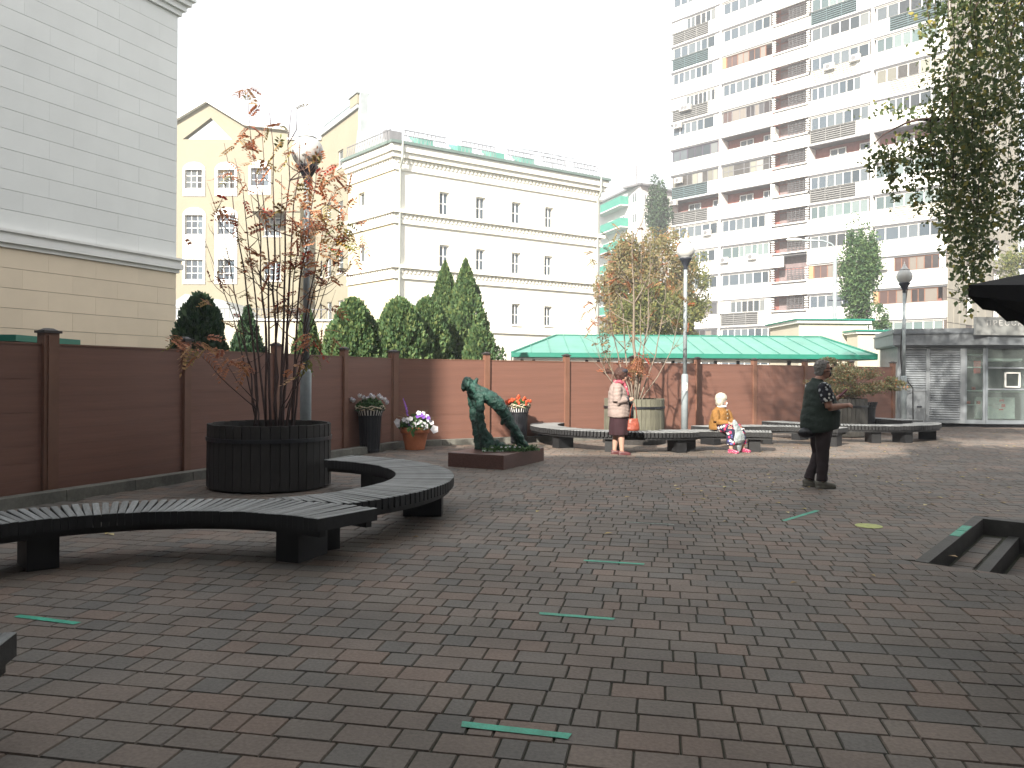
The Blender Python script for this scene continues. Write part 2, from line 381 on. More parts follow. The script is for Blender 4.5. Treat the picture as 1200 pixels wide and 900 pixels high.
def leaf_mesh(name, pts, size, droop=0., aspect=.55, jitter=.35):
    """kite-shaped leaves, one island each, folded along the midrib"""
    pts = np.asarray(pts, dtype=float); n = len(pts)
    d = rand_dirs(n); d[:, 2] -= droop; d /= np.linalg.norm(d, axis=1, keepdims=True)
    s = np.cross(d, rand_dirs(n)); s /= np.linalg.norm(s, axis=1, keepdims=True) + 1e-9
    nn = np.cross(d, s); L = (size * (1 + jitter * RNG.uniform(-1, 1, n)))[:, None]
    a = pts - d * L * .5; b = pts + s * L * aspect * .5 - d * L * .08 + nn * L * .10; c = pts + d * L * .5; e = pts - s * L * aspect * .5 - d * L * .08 + nn * L * .10
    V = np.stack([a, b, c, e], 1).reshape(-1, 3); Fc = np.arange(n * 4).reshape(n, 4)
    return npmesh(name, V, Fc)
def crown_pts(n, c, r, lumps=26, tight=.38, shell=.6, flat=1.0):
    """points in clumps that fill an uneven ellipsoid, leaving gaps"""
    c = np.array(c); r = np.array(r)
    d = rand_dirs(lumps); q = RNG.uniform(.35, 1, lumps)[:, None] ** .5
    lc = c + d * q * r * .82; lr = RNG.uniform(.6, 1.3, lumps)[:, None] * tight * r
    i = RNG.integers(0, lumps, n); e = rand_dirs(n) * (RNG.uniform(0, 1, n)[:, None] ** (shell * .5))
    return lc[i] + e * lr[i]
BENCH = {}
def modelled(t):
    """evaluate an object's modifiers in a small scene of its own"""
    if 's' not in BENCH: BENCH['s'] = bpy.data.scenes.new('workbench'); BENCH['junk'] = []
    ts = BENCH['s']
    for o in list(ts.collection.objects): ts.collection.objects.unlink(o)
    ts.collection.objects.link(t); ts.view_layers[0].update()
    dg = ts.view_layers[0].depsgraph; dg.update(); me = bpy.data.meshes.new_from_object(t.evaluated_get(dg)); BENCH['junk'].append(t)
    return me
def fused(mb, name, m, parent, voxel=.014, smooth_it=4, disp=None):
    """one continuous skin over overlapping shapes"""
    me = mb.mesh(name + '_rough'); t = bpy.data.objects.new('rough', me)
    rm = t.modifiers.new('r', 'REMESH'); rm.mode = 'VOXEL'; rm.voxel_size = voxel
    sm = t.modifiers.new('s', 'SMOOTH'); sm.factor = .5; sm.iterations = smooth_it
    me2 = modelled(t); me2.name = name
    if disp:
        cs = [(v.co.copy(), v.normal.copy()) for v in me2.vertices]
        me2.vertices.foreach_set('co', [q for c, n_ in cs for q in (c + n_ * disp(c, n_))]); me2.update()
    return link(name, me2, m, parent, True)

# ============================================================ GROUND, PAVING, SUNKEN STEPS
PO = Vector((3.42, 6.72, 0)); E1 = Vector((.63, .777, 0)).normalized(); E2 = Vector((.777, -.63, 0)).normalized()
PL, PW = 2.72, 4.6                                     # the sunken steps: opening length and how far it runs on
def pit_uv(x, y):
    d = Vector((x, y, 0)) - PO; return d.dot(E1), d.dot(E2)
hole = [PO, PO + E1 * PL, PO + E1 * PL + E2 * PW, PO + E2 * PW]
def holed_sheet(name, outer, z, mt, kind, parent=None):
    vs = [(p[0], p[1], z) for p in outer] + [(p.x, p.y, z) for p in hole]
    n = 4; fs = [(i, (i + 1) % n, n + (i + 1) % n, n + i) for i in range(n)]
    return MB().add(vs, fs).build(name, mt, parent, kind=kind)
# outer corners listed so that each side faces a side of the opening
holed_sheet('ground', [(-900, -300), (-500, 1500), (900, 900), (900, -300)], -.030, 'asphalt', 'structure')
paving = MB()
paving = holed_sheet('paving', [(-14, -6), (-9, 34), (30, 34), (20, -6)], -.009, 'joints', 'structure')
FL = lambda y: -2.57 - .42 * (17.2 - y)                # left run of the fence
FB = lambda x: 17.2 + .565 * (x + 2.57)                # back run
ang = -math.atan(.19); U = Vector((math.cos(ang), math.sin(ang), 0)); V_ = Vector((-math.sin(ang), math.cos(ang), 0))
PITCH, GAP = .180, .0065
def stone(L, W, h=.009, ch=.0045):
    a, b2 = L / 2, W / 2
    vs = [(-a, -b2, -h), (a, -b2, -h), (a, b2, -h), (-a, b2, -h), (-a + ch, -b2 + ch, 0), (a - ch, -b2 + ch, 0), (a - ch, b2 - ch, 0), (-a + ch, b2 - ch, 0)]
    return vs, [(4, 5, 6, 7), (0, 1, 5, 4), (1, 2, 6, 5), (2, 3, 7, 6), (3, 0, 4, 7)]
def inside(x, y):
    if y < 1.3 or y > 29 or x > 17.5: return False
    if y < 17.2 and x < FL(y) + .42: return False
    if x > -3 and y > FB(min(x, 12.6)) - .42: return False
    if y >= 17.2 and x < -2.6: return False
    u, v = pit_uv(x, y)
    if -.30 < u < PL + .42 and -.30 < v < PW: return False
    return abs(x) < .66 * y + 2.2
stones = []; rest = []
rr = random.Random(5); rr2 = random.Random(9)
for j in range(-10, 185):
    v = j * PITCH; u = -14 + rr.uniform(0, .3)
    while u < 24:
        L = rr.choice((.12, .175, .175, .265, .265))
        c = U * (u + L / 2) + V_ * v; u += L
        if inside(c.x, c.y): stones.append((c.x, c.y, L))
        else: rest.append((c.x, c.y, L))
def in_frame(x, y):
    a, b2 = x / y * F, CH / y * F
    return abs(a) < 600 and b2 < 462
vis = sorted([s for s in stones if in_frame(s[0], s[1])], key=lambda s: s[1])[:300]
vset = set(vis)
protos = {}
for L in (.12, .175, .265):
    vs, fs = stone(L - GAP, PITCH - GAP); protos[L] = MB().add(vs, fs).mesh('paver')
    protos[L].materials.append(M['paver'])
for x, y, L in vis:
    o = bpy.data.objects.new('paver', protos[L]); COL.objects.link(o); o.parent = paving
    o.location = (x, y, rr.uniform(-.0015, .001)); o.rotation_euler = (rr.gauss(0, .004), rr.gauss(0, .004), ang + rr.gauss(0, .004))
mb = MB()
for s in stones:
    if s in vset: continue
    x, y, L = s; vs, fs = stone(L - GAP, PITCH - GAP); z = rr.uniform(-.0018, .0012); ta, tb = rr.gauss(0, .005), rr.gauss(0, .005)
    mb.add([(x + U.x * p[0] + V_.x * p[1], y + U.y * p[0] + V_.y * p[1], z + p[2] + ta * p[0] + tb * p[1]) for p in vs], fs)
def clip_poly(poly, f):
    out = []
    for i in range(len(poly)):
        a, b = poly[i], poly[(i + 1) % len(poly)]; fa, fb = f(a), f(b)
        if fa >= 0: out.append(a)
        if (fa >= 0) != (fb >= 0): t = fa / (fa - fb); out.append((a[0] + (b[0] - a[0]) * t, a[1] + (b[1] - a[1]) * t))
    return out
for _one in (0,):
    for cx_, cy_, L in rest:
        c = Vector((cx_, cy_, 0)); a, b2 = pit_uv(c.x, c.y)
        if not (-.30 < a < PL + .42 and -.30 < b2 < PW) or (.2 < a < PL - .1 and b2 > .3): continue
        h1, h2 = (L - GAP) / 2, (PITCH - GAP) / 2
        poly = [pit_uv(c.x + U.x * p + V_.x * q, c.y + U.y * p + V_.y * q) for p, q in ((-h1, -h2), (h1, -h2), (h1, h2), (-h1, h2))]
        side = max(((-.003 - a), lambda p: -.003 - p[0]), (a - (PL + .163), lambda p: p[0] - (PL + .163)), (-.003 - b2, lambda p: -.003 - p[1]), key=lambda t: t[0])
        poly = clip_poly(poly, side[1])
        if len(poly) < 3: continue
        z = rr2.uniform(-.0015, .001); w3 = [PO + E1 * p[0] + E2 * p[1] for p in poly]; n_ = len(w3)
        mb.add([(p.x, p.y, z) for p in w3] + [(p.x, p.y, -.012) for p in w3], [tuple(range(n_))] + [(i, (i + 1) % n_, n_ + (i + 1) % n_, n_ + i) for i in range(n_)])
mb.build('paver', 'paver', paving, kind='stuff')

# sunken steps
st = tag(MB().quad(PO + E2 * 2.9 + Vector((0, 0, -1.5)), PO + E1 * PL + E2 * 2.9 + Vector((0, 0, -1.5)), PO + E1 * PL + E2 * PW + Vector((0, 0, -1.5)), PO + E2 * PW + Vector((0, 0, -1.5))).build('sunken_steps', 'joints'), None, None, kind='structure')
def ebox(mb, u0, u1, v0, v1, z0, z1):
    c = PO + E1 * ((u0 + u1) / 2) + E2 * ((v0 + v1) / 2)
    mb.box((c.x, c.y, (z0 + z1) / 2), (u1 - u0, v1 - v0, z1 - z0), (E1, E2, Vector((0, 0, 1))))
mb = MB(); ebox(mb, -.0, PL, 0, .105, -1.5, .004); mb.build('edging', 'edging', st)
mb = MB(); ebox(mb, PL, PL + .16, 0, PW, -1.6, .005); mb.build('edging', 'edging', st)
mb = MB(); ebox(mb, -.16, 0, 0, PW, -1.6, -.012); mb.build('side_wall', 'edging', st)
for k in range(9):
    v0, v1 = .105 + k * .34, .445 + k * .34; z = -.16 * (k + 1)
    mb = MB(); ebox(mb, 0, PL, v0, v1 - .10, z - .3, z - .012); mb.build('tread', 'joints', st)
    mb = MB(); ebox(mb, 0, PL, v1 - .10, v1, z - .3, z + .004); mb.build('nosing', 'edging', st)
    mb = MB()
    nn = 0; vv = v0 + .03
    while vv + PITCH < v1 - .095:
        uu = .03
        while uu < PL - .28:
            L = rr.choice((.12, .175, .265)); vs, fs = stone(L - GAP, PITCH - GAP)
            c = PO + E1 * (uu + L / 2) + E2 * (vv + PITCH / 2); dz = rr.uniform(-.002, .002)
            mb.add([tuple(c + E1 * p[0] + E2 * p[1] + Vector((0, 0, z + dz + p[2]))) for p in vs], fs); uu += L
        vv += PITCH
    mb.build('paver', 'paver', st, kind='stuff')

# kerb at the foot of the fence (structure, in separate stones)
kb = MB(); kroot = None
kerb_pts = [(FL(6.0) + .02, 6.0), (-2.57, 17.2), (12.55, FB(12.55))]
kr = None
for seg in range(2):
    a = Vector((*kerb_pts[seg], 0)); b2 = Vector((*kerb_pts[seg + 1], 0)); d = (b2 - a); Ln = d.length; d.normalize(); nrm = Vector((d.y, -d.x, 0))
    k = int(Ln / 1.0); s0 = 0
    for i in range(k):
        p = a + d * (Ln * (i + .5) / k) + nrm * .24
        mb = MB(); hh = .125
        L2 = Ln / k - .012
        mb.add([tuple(p + d * (sx * L2 / 2) + nrm * (sy * (.11 - (.012 if zz > .05 else 0))) + Vector((0, 0, zz))) for zz in (-.02, hh) for sx, sy in ((-1, -1), (1, -1), (1, 1), (-1, 1))],
               [(3, 2, 1, 0), (4, 5, 6, 7), (0, 1, 5, 4), (1, 2, 6, 5), (2, 3, 7, 6), (3, 0, 4, 7)])
        o = mb.build('kerb' if kr is None else 'kerb_stone', 'kerb', kr)
        if kr is None: kr = o; o['kind'] = 'structure'
bed = MB()
for seg in range(2):
    a = Vector((*kerb_pts[seg], 0)); b2 = Vector((*kerb_pts[seg + 1], 0)); d = (b2 - a).normalized(); nrm = Vector((d.y, -d.x, 0))
    bed.quad(a + nrm * -.3 + Vector((0, 0, .02)), b2 + nrm * -.3 + Vector((0, 0, .02)), b2 + nrm * .14 + Vector((0, 0, .02)), a + nrm * .14 + Vector((0, 0, .02)))
bed.build('verge', 'soil', kind='structure')

# ============================================================ BROWN FENCE
fence = thing('brown_fence', 'long brown composite board fence with capped posts bending around the courtyard', 'fence', (-2.57, 17.2, 0))
lp = [(FL(y), y) for y in (5.75, 7.75, 9.75, 11.77, 13.65, 15.5, 17.2)]
bp_ = []
for px in (570, 663.5, 742, 817, 883.5, 943, 997, 1046):
    k = (px - 600) / F; y = (17.2 + .565 * 2.57) / (1 - .565 * k); bp_.append((k * y, y))
fp = lp + bp_
board = MB(); board.box((0, 0, 0), (1, .032, .2022)); board.box((0, .0025, .1), (1, .022, .012)); bme = board.mesh('board'); bme.materials.append(M['fence'])
for i in range(len(fp) - 1):
    a, b2 = Vector((*fp[i], 0)), Vector((*fp[i + 1], 0)); d = b2 - a; L = d.length; c = (a + b2) / 2; rz = math.atan2(d.y, d.x)
    for k in range(9):
        o = bpy.data.objects.new('board', bme); COL.objects.link(o); o.parent = fence
        o.location = (c.x + 2.57 + rr.gauss(0, .002), c.y - 17.2, .05 + .102 + k * .2035); o.rotation_euler = (rr.gauss(0, .0015), 0, rz); o.scale = (L, 1, 1)
    mb = MB(); mb.box((c.x, c.y, 1.893), (L, .05, .022), rz); mb.build('top_rail', 'fpost', fence, world=True)
for i, p in enumerate(fp):
    wide = .20 if i in (2, 6) else .125
    d = Vector((*fp[min(i + 1, len(fp) - 1)], 0)) - Vector((*fp[max(i - 1, 0)], 0)); rz = math.atan2(d.y, d.x)
    n2 = Vector((d.y, -d.x, 0)).normalized()
    mb = MB(); mb.box((p[0], p[1], 1.0), (wide, .13, 2.06), rz)
    if wide > .15: mb.box((p[0] + n2.x * .07, p[1] + n2.y * .07, 1.0), (wide * .55, .03, 2.0), rz)
    po = mb.build('post', 'fpost', fence, world=True)
    mb = MB(); mb.box((p[0], p[1], 2.045), (wide + .045, .175, .03), rz)
    X = Vector((math.cos(rz), math.sin(rz), 0)); Y = Vector((-X.y, X.x, 0)); q = Vector((p[0], p[1], 0))
    vs = [q + X * (sx * wide * .5) + Y * (sy * .065) + Vector((0, 0, 2.06)) for sx, sy in ((-1, -1), (1, -1), (1, 1), (-1, 1))] + [q + X * (sx * wide * .2) + Y * (sy * .03) + Vector((0, 0, 2.09)) for sx, sy in ((-1, -1), (1, -1), (1, 1), (-1, 1))]
    mb.add(vs, [(0, 1, 5, 4), (1, 2, 6, 5), (2, 3, 7, 6), (3, 0, 4, 7), (4, 5, 6, 7)])
    mb.build('post_cap', 'cap', po, world=True)

# ============================================================ CURVED SLATTED BENCHES
ZT = .42
slat_mesh = {}
def slat_of(L, wdt=.054):
    k = (round(L, 3), wdt)
    if k not in slat_mesh:
        a, b2, h, c = L / 2, wdt / 2, .105, .005
        vs = [(-a, -b2, -h), (a, -b2, -h), (a, b2, -h), (-a, b2, -h), (-a, -b2, -c), (a, -b2, -c), (a, b2, -c), (-a, b2, -c), (-a + c, -b2 + c, 0), (a - c, -b2 + c, 0), (a - c, b2 - c, 0), (-a + c, b2 - c, 0)]
        me = MB().add(vs, [(3, 2, 1, 0), (0, 1, 5, 4), (1, 2, 6, 5), (2, 3, 7, 6), (3, 0, 4, 7), (4, 5, 9, 8), (5, 6, 10, 9), (6, 7, 11, 10), (7, 4, 8, 11), (8, 9, 10, 11)]).mesh('slat')
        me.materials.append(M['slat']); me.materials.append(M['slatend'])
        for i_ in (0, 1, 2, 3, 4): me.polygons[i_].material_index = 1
        slat_mesh[k] = me
    return slat_mesh[k]
def arc_bar(mb, r, a0, a1, z0, z1, wd, seg=28):
    ri, ro = r - wd / 2, r + wd / 2
    for i in range(seg):
        t0 = a0 + (a1 - a0) * i / seg; t1 = a0 + (a1 - a0) * (i + 1) / seg
        p = [(rad * math.cos(t), rad * math.sin(t)) for rad, t in ((ri, t0), (ro, t0), (ro, t1), (ri, t1))]
        mb.prism(p, z0, z1)
def bench(c, ri, ro, a0, a1, label, legs, clip=None, pitch=.0565):
    t = thing('curved_bench', label, 'bench', (c[0], c[1], 0), 0, 'curved slatted benches')
    a0, a1 = R(a0), R(a1); n = int((a1 - a0) * ri / pitch); n = max(n, 3)
    for i in range(n + 1):
        a = a0 + (a1 - a0) * i / n; r0, r1 = ri, ro
        if clip:
            for q in np.linspace(ri, ro, 60):
                if clip(c[0] + q * math.cos(a), c[1] + q * math.sin(a)): r1 = q; break
            if r1 - r0 < .06: continue
            r1 = round(r1, 2)
        L = round(r1 - r0, 2) if clip else r1 - r0; rm = (r0 + r1) / 2
        o = bpy.data.objects.new('slat', slat_of(L)); COL.objects.link(o); o.parent = t
        o.location = (rm * math.cos(a), rm * math.sin(a), ZT + rr.gauss(0, .0012)); o.rotation_euler = (0, rr.gauss(0, .002), a + rr.gauss(0, .002))
    if not clip:
        mb = MB(); arc_bar(mb, ri + .07, a0, a1, .262, ZT - .108, .06); mb.build('inner_frame_bar', 'frame', t)
        mb = MB(); arc_bar(mb, ro - .07, a0, a1, .265, ZT - .108, .06); mb.build('outer_frame_bar', 'frame', t)
    else:
        m0 = min(a for a in np.linspace(a0, a1, 200) if not clip(c[0] + (ro - .07) * math.cos(a), c[1] + (ro - .07) * math.sin(a)))
        mb = MB(); arc_bar(mb, ri + .07, a0 + .02, a1, .262, ZT - .108, .06); mb.build('inner_frame_bar', 'frame', t)
        mb = MB(); arc_bar(mb, ro - .07, m0 + .02, a1, .265, ZT - .108, .06); mb.build('outer_frame_bar', 'frame', t)
    for la in legs:
        a = R(la); mb = MB(); q = (ri + ro) / 2
        mb.box((q * math.cos(a), q * math.sin(a), .155), (ro - ri - .24, .225, .305), a)
        mb.build('leg', 'frame', t)
    return t
CA, CB = (-2.50, 4.88), (-3.12, 8.78)
inA = lambda x, y: math.hypot(x - CA[0], y - CA[1]) < 2.315
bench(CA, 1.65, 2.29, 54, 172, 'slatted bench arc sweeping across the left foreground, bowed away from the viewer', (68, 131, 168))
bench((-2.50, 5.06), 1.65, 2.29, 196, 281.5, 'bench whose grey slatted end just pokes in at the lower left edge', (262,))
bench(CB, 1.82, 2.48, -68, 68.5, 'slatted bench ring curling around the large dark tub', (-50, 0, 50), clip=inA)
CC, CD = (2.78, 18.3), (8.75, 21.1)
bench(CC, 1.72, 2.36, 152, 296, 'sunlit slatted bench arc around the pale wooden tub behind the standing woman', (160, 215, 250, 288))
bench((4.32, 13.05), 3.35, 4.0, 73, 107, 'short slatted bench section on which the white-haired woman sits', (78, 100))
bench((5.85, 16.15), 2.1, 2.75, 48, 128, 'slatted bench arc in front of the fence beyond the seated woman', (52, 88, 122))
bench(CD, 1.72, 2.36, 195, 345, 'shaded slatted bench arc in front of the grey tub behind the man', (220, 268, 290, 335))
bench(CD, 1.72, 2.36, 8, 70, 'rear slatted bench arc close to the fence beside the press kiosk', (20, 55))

# ============================================================ WOODEN TUBS
def tub(c, r, h, mt, label, hoop=.17, n=42, plinth=None):
    t = thing('wooden_tub', label, 'planter', (c[0], c[1], 0), 0, 'round wooden tubs')
    wdt = 2 * math.pi * r / n; th = .05
    mb = MB(); b2 = wdt / 2 - .004
    mb.add([(0 - th, -b2, .03), (0, -b2, .03), (0, b2, .03), (-th, b2, .03), (-th, -b2, h), (0 - .006, -b2 + .004, h), (-.006, b2 - .004, h), (-th, b2, h)],
           [(3, 2, 1, 0), (4, 5, 6, 7), (0, 1, 5, 4), (1, 2, 6, 5), (2, 3, 7, 6), (3, 0, 4, 7)])
    me = mb.mesh('stave'); me.materials.append(M[mt])
    for i in range(n):
        a = 2 * math.pi * i / n; o = bpy.data.objects.new('stave', me); COL.objects.link(o); o.parent = t
        rj = r + rr.gauss(0, .003); o.location = (rj * math.cos(a), rj * math.sin(a), rr.gauss(0, .003)); o.rotation_euler = (0, 0, a)
    for nm, z0, hh in (('hoop', h - hoop, .05), ('base_hoop', .06, .05)):
        if nm == 'base_hoop' and not plinth: continue
        mb = MB(); arc_bar(mb, r + .009, 0, 2 * math.pi, z0 - hh, z0, .014, 48); mb.build(nm, 'black', t)
    mb = MB(); mb.lathe([(r - th, .04), (r - th, h - .02), (r - th + .012, h - .008)], 40); mb.build('liner', 'tubdark', t)
    mb = MB(); mb.lathe([(0.001, h - .10), (r - th, h - .11)], 32); mb.build('soil', 'soil', t)
    mb = MB(); mb.lathe([(.0, 0.0), (r - .09, 0), (r - .09, .06)], 32); mb.build('foot', 'frame', t)
    if plinth:
        mb = MB(); arc_bar(mb, r + .0, 0, 2 * math.pi, .0, .20, .06, 36); mb.build('plinth', 'tubdark', t)
    return t
T1, T2, T3 = (-3.34, 10.98), (2.87, 18.6), (8.72, 21.2)
tub(T1, .82, .87, 'tubdark', 'large dark-stained round tub holding the red-leaved rowan')
tub(T2, .70, 1.03, 'tubpale', 'pale weathered wooden tub in the sun behind the standing woman', n=40, plinth=1)
tub(T3, .72, 1.00, 'tubgrey', 'grey wooden tub holding the bushy shrub beside the kiosk', n=40)

# ============================================================ LAMPS
def lamp(x, y, hg, label, base_h=1.62, gr=.225):
    t = thing('park_lamp', label, 'street lamp', (x, y, 0), 0, 'globe park lamps')
    MB().tube([(0, 0, 0), (0, 0, base_h - .04), (0, 0, base_h)], [.085, .085, .06], 16).build('pole_base', 'lampgrey', t, True)
    MB().lathe([(.085, 0), (.14, .0), (.14, .025), (.09, .03)], 20).build('base_flange', 'lampgrey', t)
    MB().tube([(0, 0, base_h - .02), (0, 0, hg - gr - .22)], [.052, .044], 14).build('pole', 'lampgrey', t, True)
    c = MB().lathe([(.045, hg - gr - .26), (.055, hg - gr - .24), (.05, hg - gr - .20), (.075, hg - gr - .13), (.125, hg - gr - .04), (.16, hg - gr + .0), (.165, hg - gr + .03), (.13, hg - gr + .04)], 24).build('lamp_cup', 'lampdark', t, True)
    g = MB()
    prof = [(.13, -gr + .02)] + [(gr * math.cos(a), gr * 1.02 * math.sin(a)) for a in np.linspace(-.95, .95, 12)] + [(.12, gr * .86)]
    g.lathe([(r_, z_ + hg) for r_, z_ in prof], 28).build('globe', 'globe', t, True)
    z0 = hg + gr * .84
    cp = MB(); cp.lathe([(.135, z0 - .01), (.14, z0 + .01), (.09, z0 + .045), (.055, z0 + .10), (.03, z0 + .16), (.012, z0 + .2), (.02, z0 + .22), (0.001, z0 + .25)], 20)
    cp.build('finial', 'globe', t, True)
    rg = MB(); rg.tube([(.138 * math.cos(a), .138 * math.sin(a), z0 + .004) for a in np.linspace(0, 2 * math.pi, 25)], .007, 6, False); rg.build('collar_ring', 'lampdark', t, True)
    return t
L1 = lamp(-3.13, 12.05, 4.92, 'tall globe lamp rising behind the red rowan on the left', 1.62, .24)
q = G(802, 513.8); L2 = lamp(q.x, q.y, 4.72, 'globe lamp standing by the pale tub, with a prohibition sticker on its pole')
q = G(1056, 501); L3 = lamp(11.55, 23.4, 4.55, 'globe lamp in front of the grey kiosk shutters')
sk = MB(); a = math.atan2(-q.y, -q.x)
def sticker(t, z):
    s_ = MB(); r_ = .088
    pts = [(r_ * math.sin(b_), -r_ * math.cos(b_)) for b_ in np.linspace(-.7, .7, 7)]
    for i in range(6):
        s_.quad((*pts[i], z - .10), (*pts[i + 1], z - .10), (*pts[i + 1], z + .10), (*pts[i], z + .10))
    o = s_.build('sticker', 'white', t)
    for dz in (.048, -.05):
        rgn = MB(); rgn.tube([(.0 + .034 * math.cos(b_), -.0895 + .012 * math.cos(b_) ** 2, z + dz + .036 * math.sin(b_)) for b_ in np.linspace(0, 2 * math.pi, 17)], .006, 5, False)
        rgn.bar((-.022, -.0885, z + dz + .022), (.022, -.0885, z + dz - .022), .004, .009); rgn.build('red_symbol', 'red', o)
sticker(L2, 1.30)
# a cable hangs from the third lamp to the kiosk door
cb = MB(); pts = []
A0, A1_, A2 = Vector((11.63, 23.38, 4.2)), Vector((12.9, 25.55, 1.25)), Vector((12.95, 25.6, .15))
for i in range(16):
    s_ = i / 15; p = A0.lerp(A1_, s_); p.x -= .28 * math.sin(math.pi * s_); p.z -= .75 * math.sin(math.pi * s_) * (1 - s_ * .3); pts.append(p)
pts += [A1_ + Vector((.01, 0, -.05)), A2]
tag(cb.tube(pts, .016, 6).build('cable', 'rope', None, True), 'black cable drooping from the lamp pole to the kiosk door', 'cable')

# ============================================================ FLOOR TAPE AND STICKER
def tape(p0, p1, wd, label, mt='tape'):
    a, b2 = G(*p0), G(*p1); d = (b2 - a); L = d.length; d.normalize(); nn = Vector((-d.y, d.x, 0)); k = 10
    mb = MB(); vs = []
    for i in range(k + 1):
        c = a + d * (L * i / k); e = 0 if 0 < i < k else rr.uniform(-.006, .006)
        vs += [tuple(c + nn * (wd / 2 + rr.uniform(-.0015, .0015)) + d * e + Vector((0, 0, .0032 + rr.uniform(0, .0006)))), tuple(c - nn * (wd / 2 + rr.uniform(-.0015, .0015)) - d * e + Vector((0, 0, .0032 + rr.uniform(0, .0006))))]
    mb.add(vs, [(2 * i, 2 * i + 1, 2 * i + 3, 2 * i + 2) for i in range(k)])
    tag(mb.build('floor_tape', mt), label, 'floor tape', 'green distance tapes on the paving')
tape((541, 849), (668, 863.5), .055, 'widest green tape strip, nearest the viewer on the paving')
tape((632, 719), (720, 726), .05, 'second green tape strip from the bottom, in the middle of the paving')
tape((684, 657), (755, 661.5), .05, 'third green tape strip up the paving, below the fourth paler one')
tape((734, 612), (790, 615), .045, 'fourth, faded tape strip up the middle of the paving', 'tapeworn')
tape((918, 610.5), (958, 598.5), .055, 'slanting green tape strip in front of the man')
tape((20, 722), (91, 731), .05, 'green tape strip in front of the bench at the left edge')
tape((885, 574.5), (931, 576.5), .05, 'worn whitish tape strip on the ground left of the man', 'tapeworn')
tape((826, 569), (860, 571), .05, 'worn whitish tape strip below the seated woman', 'tapeworn')
mb = MB(); a, b2 = PO + E1 * 1.42 + E2 * .053, PO + E1 * 2.1 + E2 * .053
for s0, s1 in ((0, .48), (.52, 1)):
    p, q = a.lerp(b2, s0), a.lerp(b2, s1); c = (p + q) / 2; mb.box((c.x, c.y, .0065), ((q - p).length, .09, .003), (E1, E2, Vector((0, 0, 1))))
tag(mb.build('floor_tape', 'tape'), 'broken green tape strip stuck along the edge of the sunken steps', 'floor tape', 'green distance tapes on the paving')
c = G(1018, 616.5); mb = MB(); mb.prism([(c.x + .135 * math.cos(t), c.y + .135 * math.sin(t)) for t in np.linspace(0, 2 * math.pi, 29)[:-1]], .001, .0042)
tag(mb.build('floor_sticker', 'yellow'), 'round yellow sticker on the paving left of the sunken steps', 'sticker')

# ============================================================ SCULPTURE ON ITS PEDESTAL
pa, pb, pc = G(525, 546.5), G(590, 550.7), G(634, 539); 
ex = (pb - pa).normalized(); ey = Vector((-ex.y, ex.x, 0)); wx = (pb - pa).length; wy = 1.66
pctr = pa + ex * wx / 2 + ey * wy / 2
mb = MB(); h = .245; ch = .012
vs = [pa + Vector((0, 0, -.01)), pb + Vector((0, 0, -.01)), pb + ey * wy + Vector((0, 0, -.01)), pa + ey * wy + Vector((0, 0, -.01))]
top = [p + Vector((0, 0, h + .01 - ch)) for p in vs]; tin = [p + (pctr - p).normalized() * ch * 1.4 + Vector((0, 0, ch)) for p in top]
mb.add(vs + top + tin, [(0, 1, 5, 4), (1, 2, 6, 5), (2, 3, 7, 6), (3, 0, 4, 7), (4, 5, 9, 8), (5, 6, 10, 9), (6, 7, 11, 10), (7, 4, 8, 11), (8, 9, 10, 11)])
tag(mb.build('pedestal', 'granite'), 'low red-brown stone slab carrying the arched bronze figure', 'pedestal')
# figure: laid out in the plane of the picture at the pedestal's middle
SD = pctr.y
def sp(x, y, dy=0, *r):
    p = P(x, y, SD + dy); return (p.x, p.y, p.z, *r)
def spv(x, y, dy=0): return Vector(sp(x, y, dy))
mb = MB()
mb.loft([sp(610, 523, .10, .06, .05), sp(606, 515, .08, .075, .06), sp(601, 503, .06, .085, .065), sp(596, 493, .05, .11, .08), sp(590, 482, .03, .16, .11), sp(583, 473, .0, .19, .12), sp(575, 466.5, 0, .21, .125), sp(567, 462, 0, .22, .12), sp(560, 458, 0, .15, .10), sp(555, 454, 0, .085, .075)], 16)
mb.loft([sp(619, 524, .05, .05, .035), sp(612, 518, .10, .06, .05), sp(604, 506, .17, .075, .06), sp(595, 490, .14, .09, .08)], 12)           # far leg
mb.loft([sp(621, 525, -.12, .05, .03), sp(613, 518, -.12, .06, .05), sp(604, 504, -.12, .08, .065), sp(595, 489, -.08, .1, .085)], 12)       # near leg
mb.loft([sp(608, 521, -.1, .06, .04), sp(622, 526, -.12, .05, .03), sp(610, 528, -.1, .08, .03)], 10)
mb.loft([sp(564, 461, -.17, .07, .07), sp(563, 475, -.2, .072, .072), sp(562.5, 490, -.2, .076, .072), sp(565, 503, -.18, .095, .085), sp(570, 516, -.12, .13, .12), sp(574, 526.5, -.1, .15, .17)], 14)   # near arm
mb.loft([sp(549, 457, .1, .05, .05), sp(553, 462, .1, .085, .08), sp(554, 476, .12, .07, .072), sp(556, 490, .12, .075, .07), sp(559, 504, .1, .09, .085), sp(564, 517, .08, .11, .12), sp(567, 526, .05, .12, .16)], 14)        # far arm
mb.loft([sp(575, 526, 0, .16, .16), sp(584, 521, 0, .13, .09), sp(592, 524, 0, .12, .05), sp(604, 526, 0, .13, .035)], 12)
mb.loft([sp(556, 452, 0, .11, .05), sp(561, 456, 0, .14, .07), sp(567, 461, 0, .20, .08)], 12)
mb.ball(spv(548.5, 450.5), (.115, .10, .125), 16, 10)
mb.ball(spv(551.5, 451), (.11, .09, .09), 12, 8); mb.ball(spv(557.5, 447.2), (.045, .04, .045), 10, 6); mb.ball(spv(559, 444.5), (.022, .025, .03), 8, 6)
mb.ball(spv(543.5, 455.5), (.045, .07, .055), 8, 6)
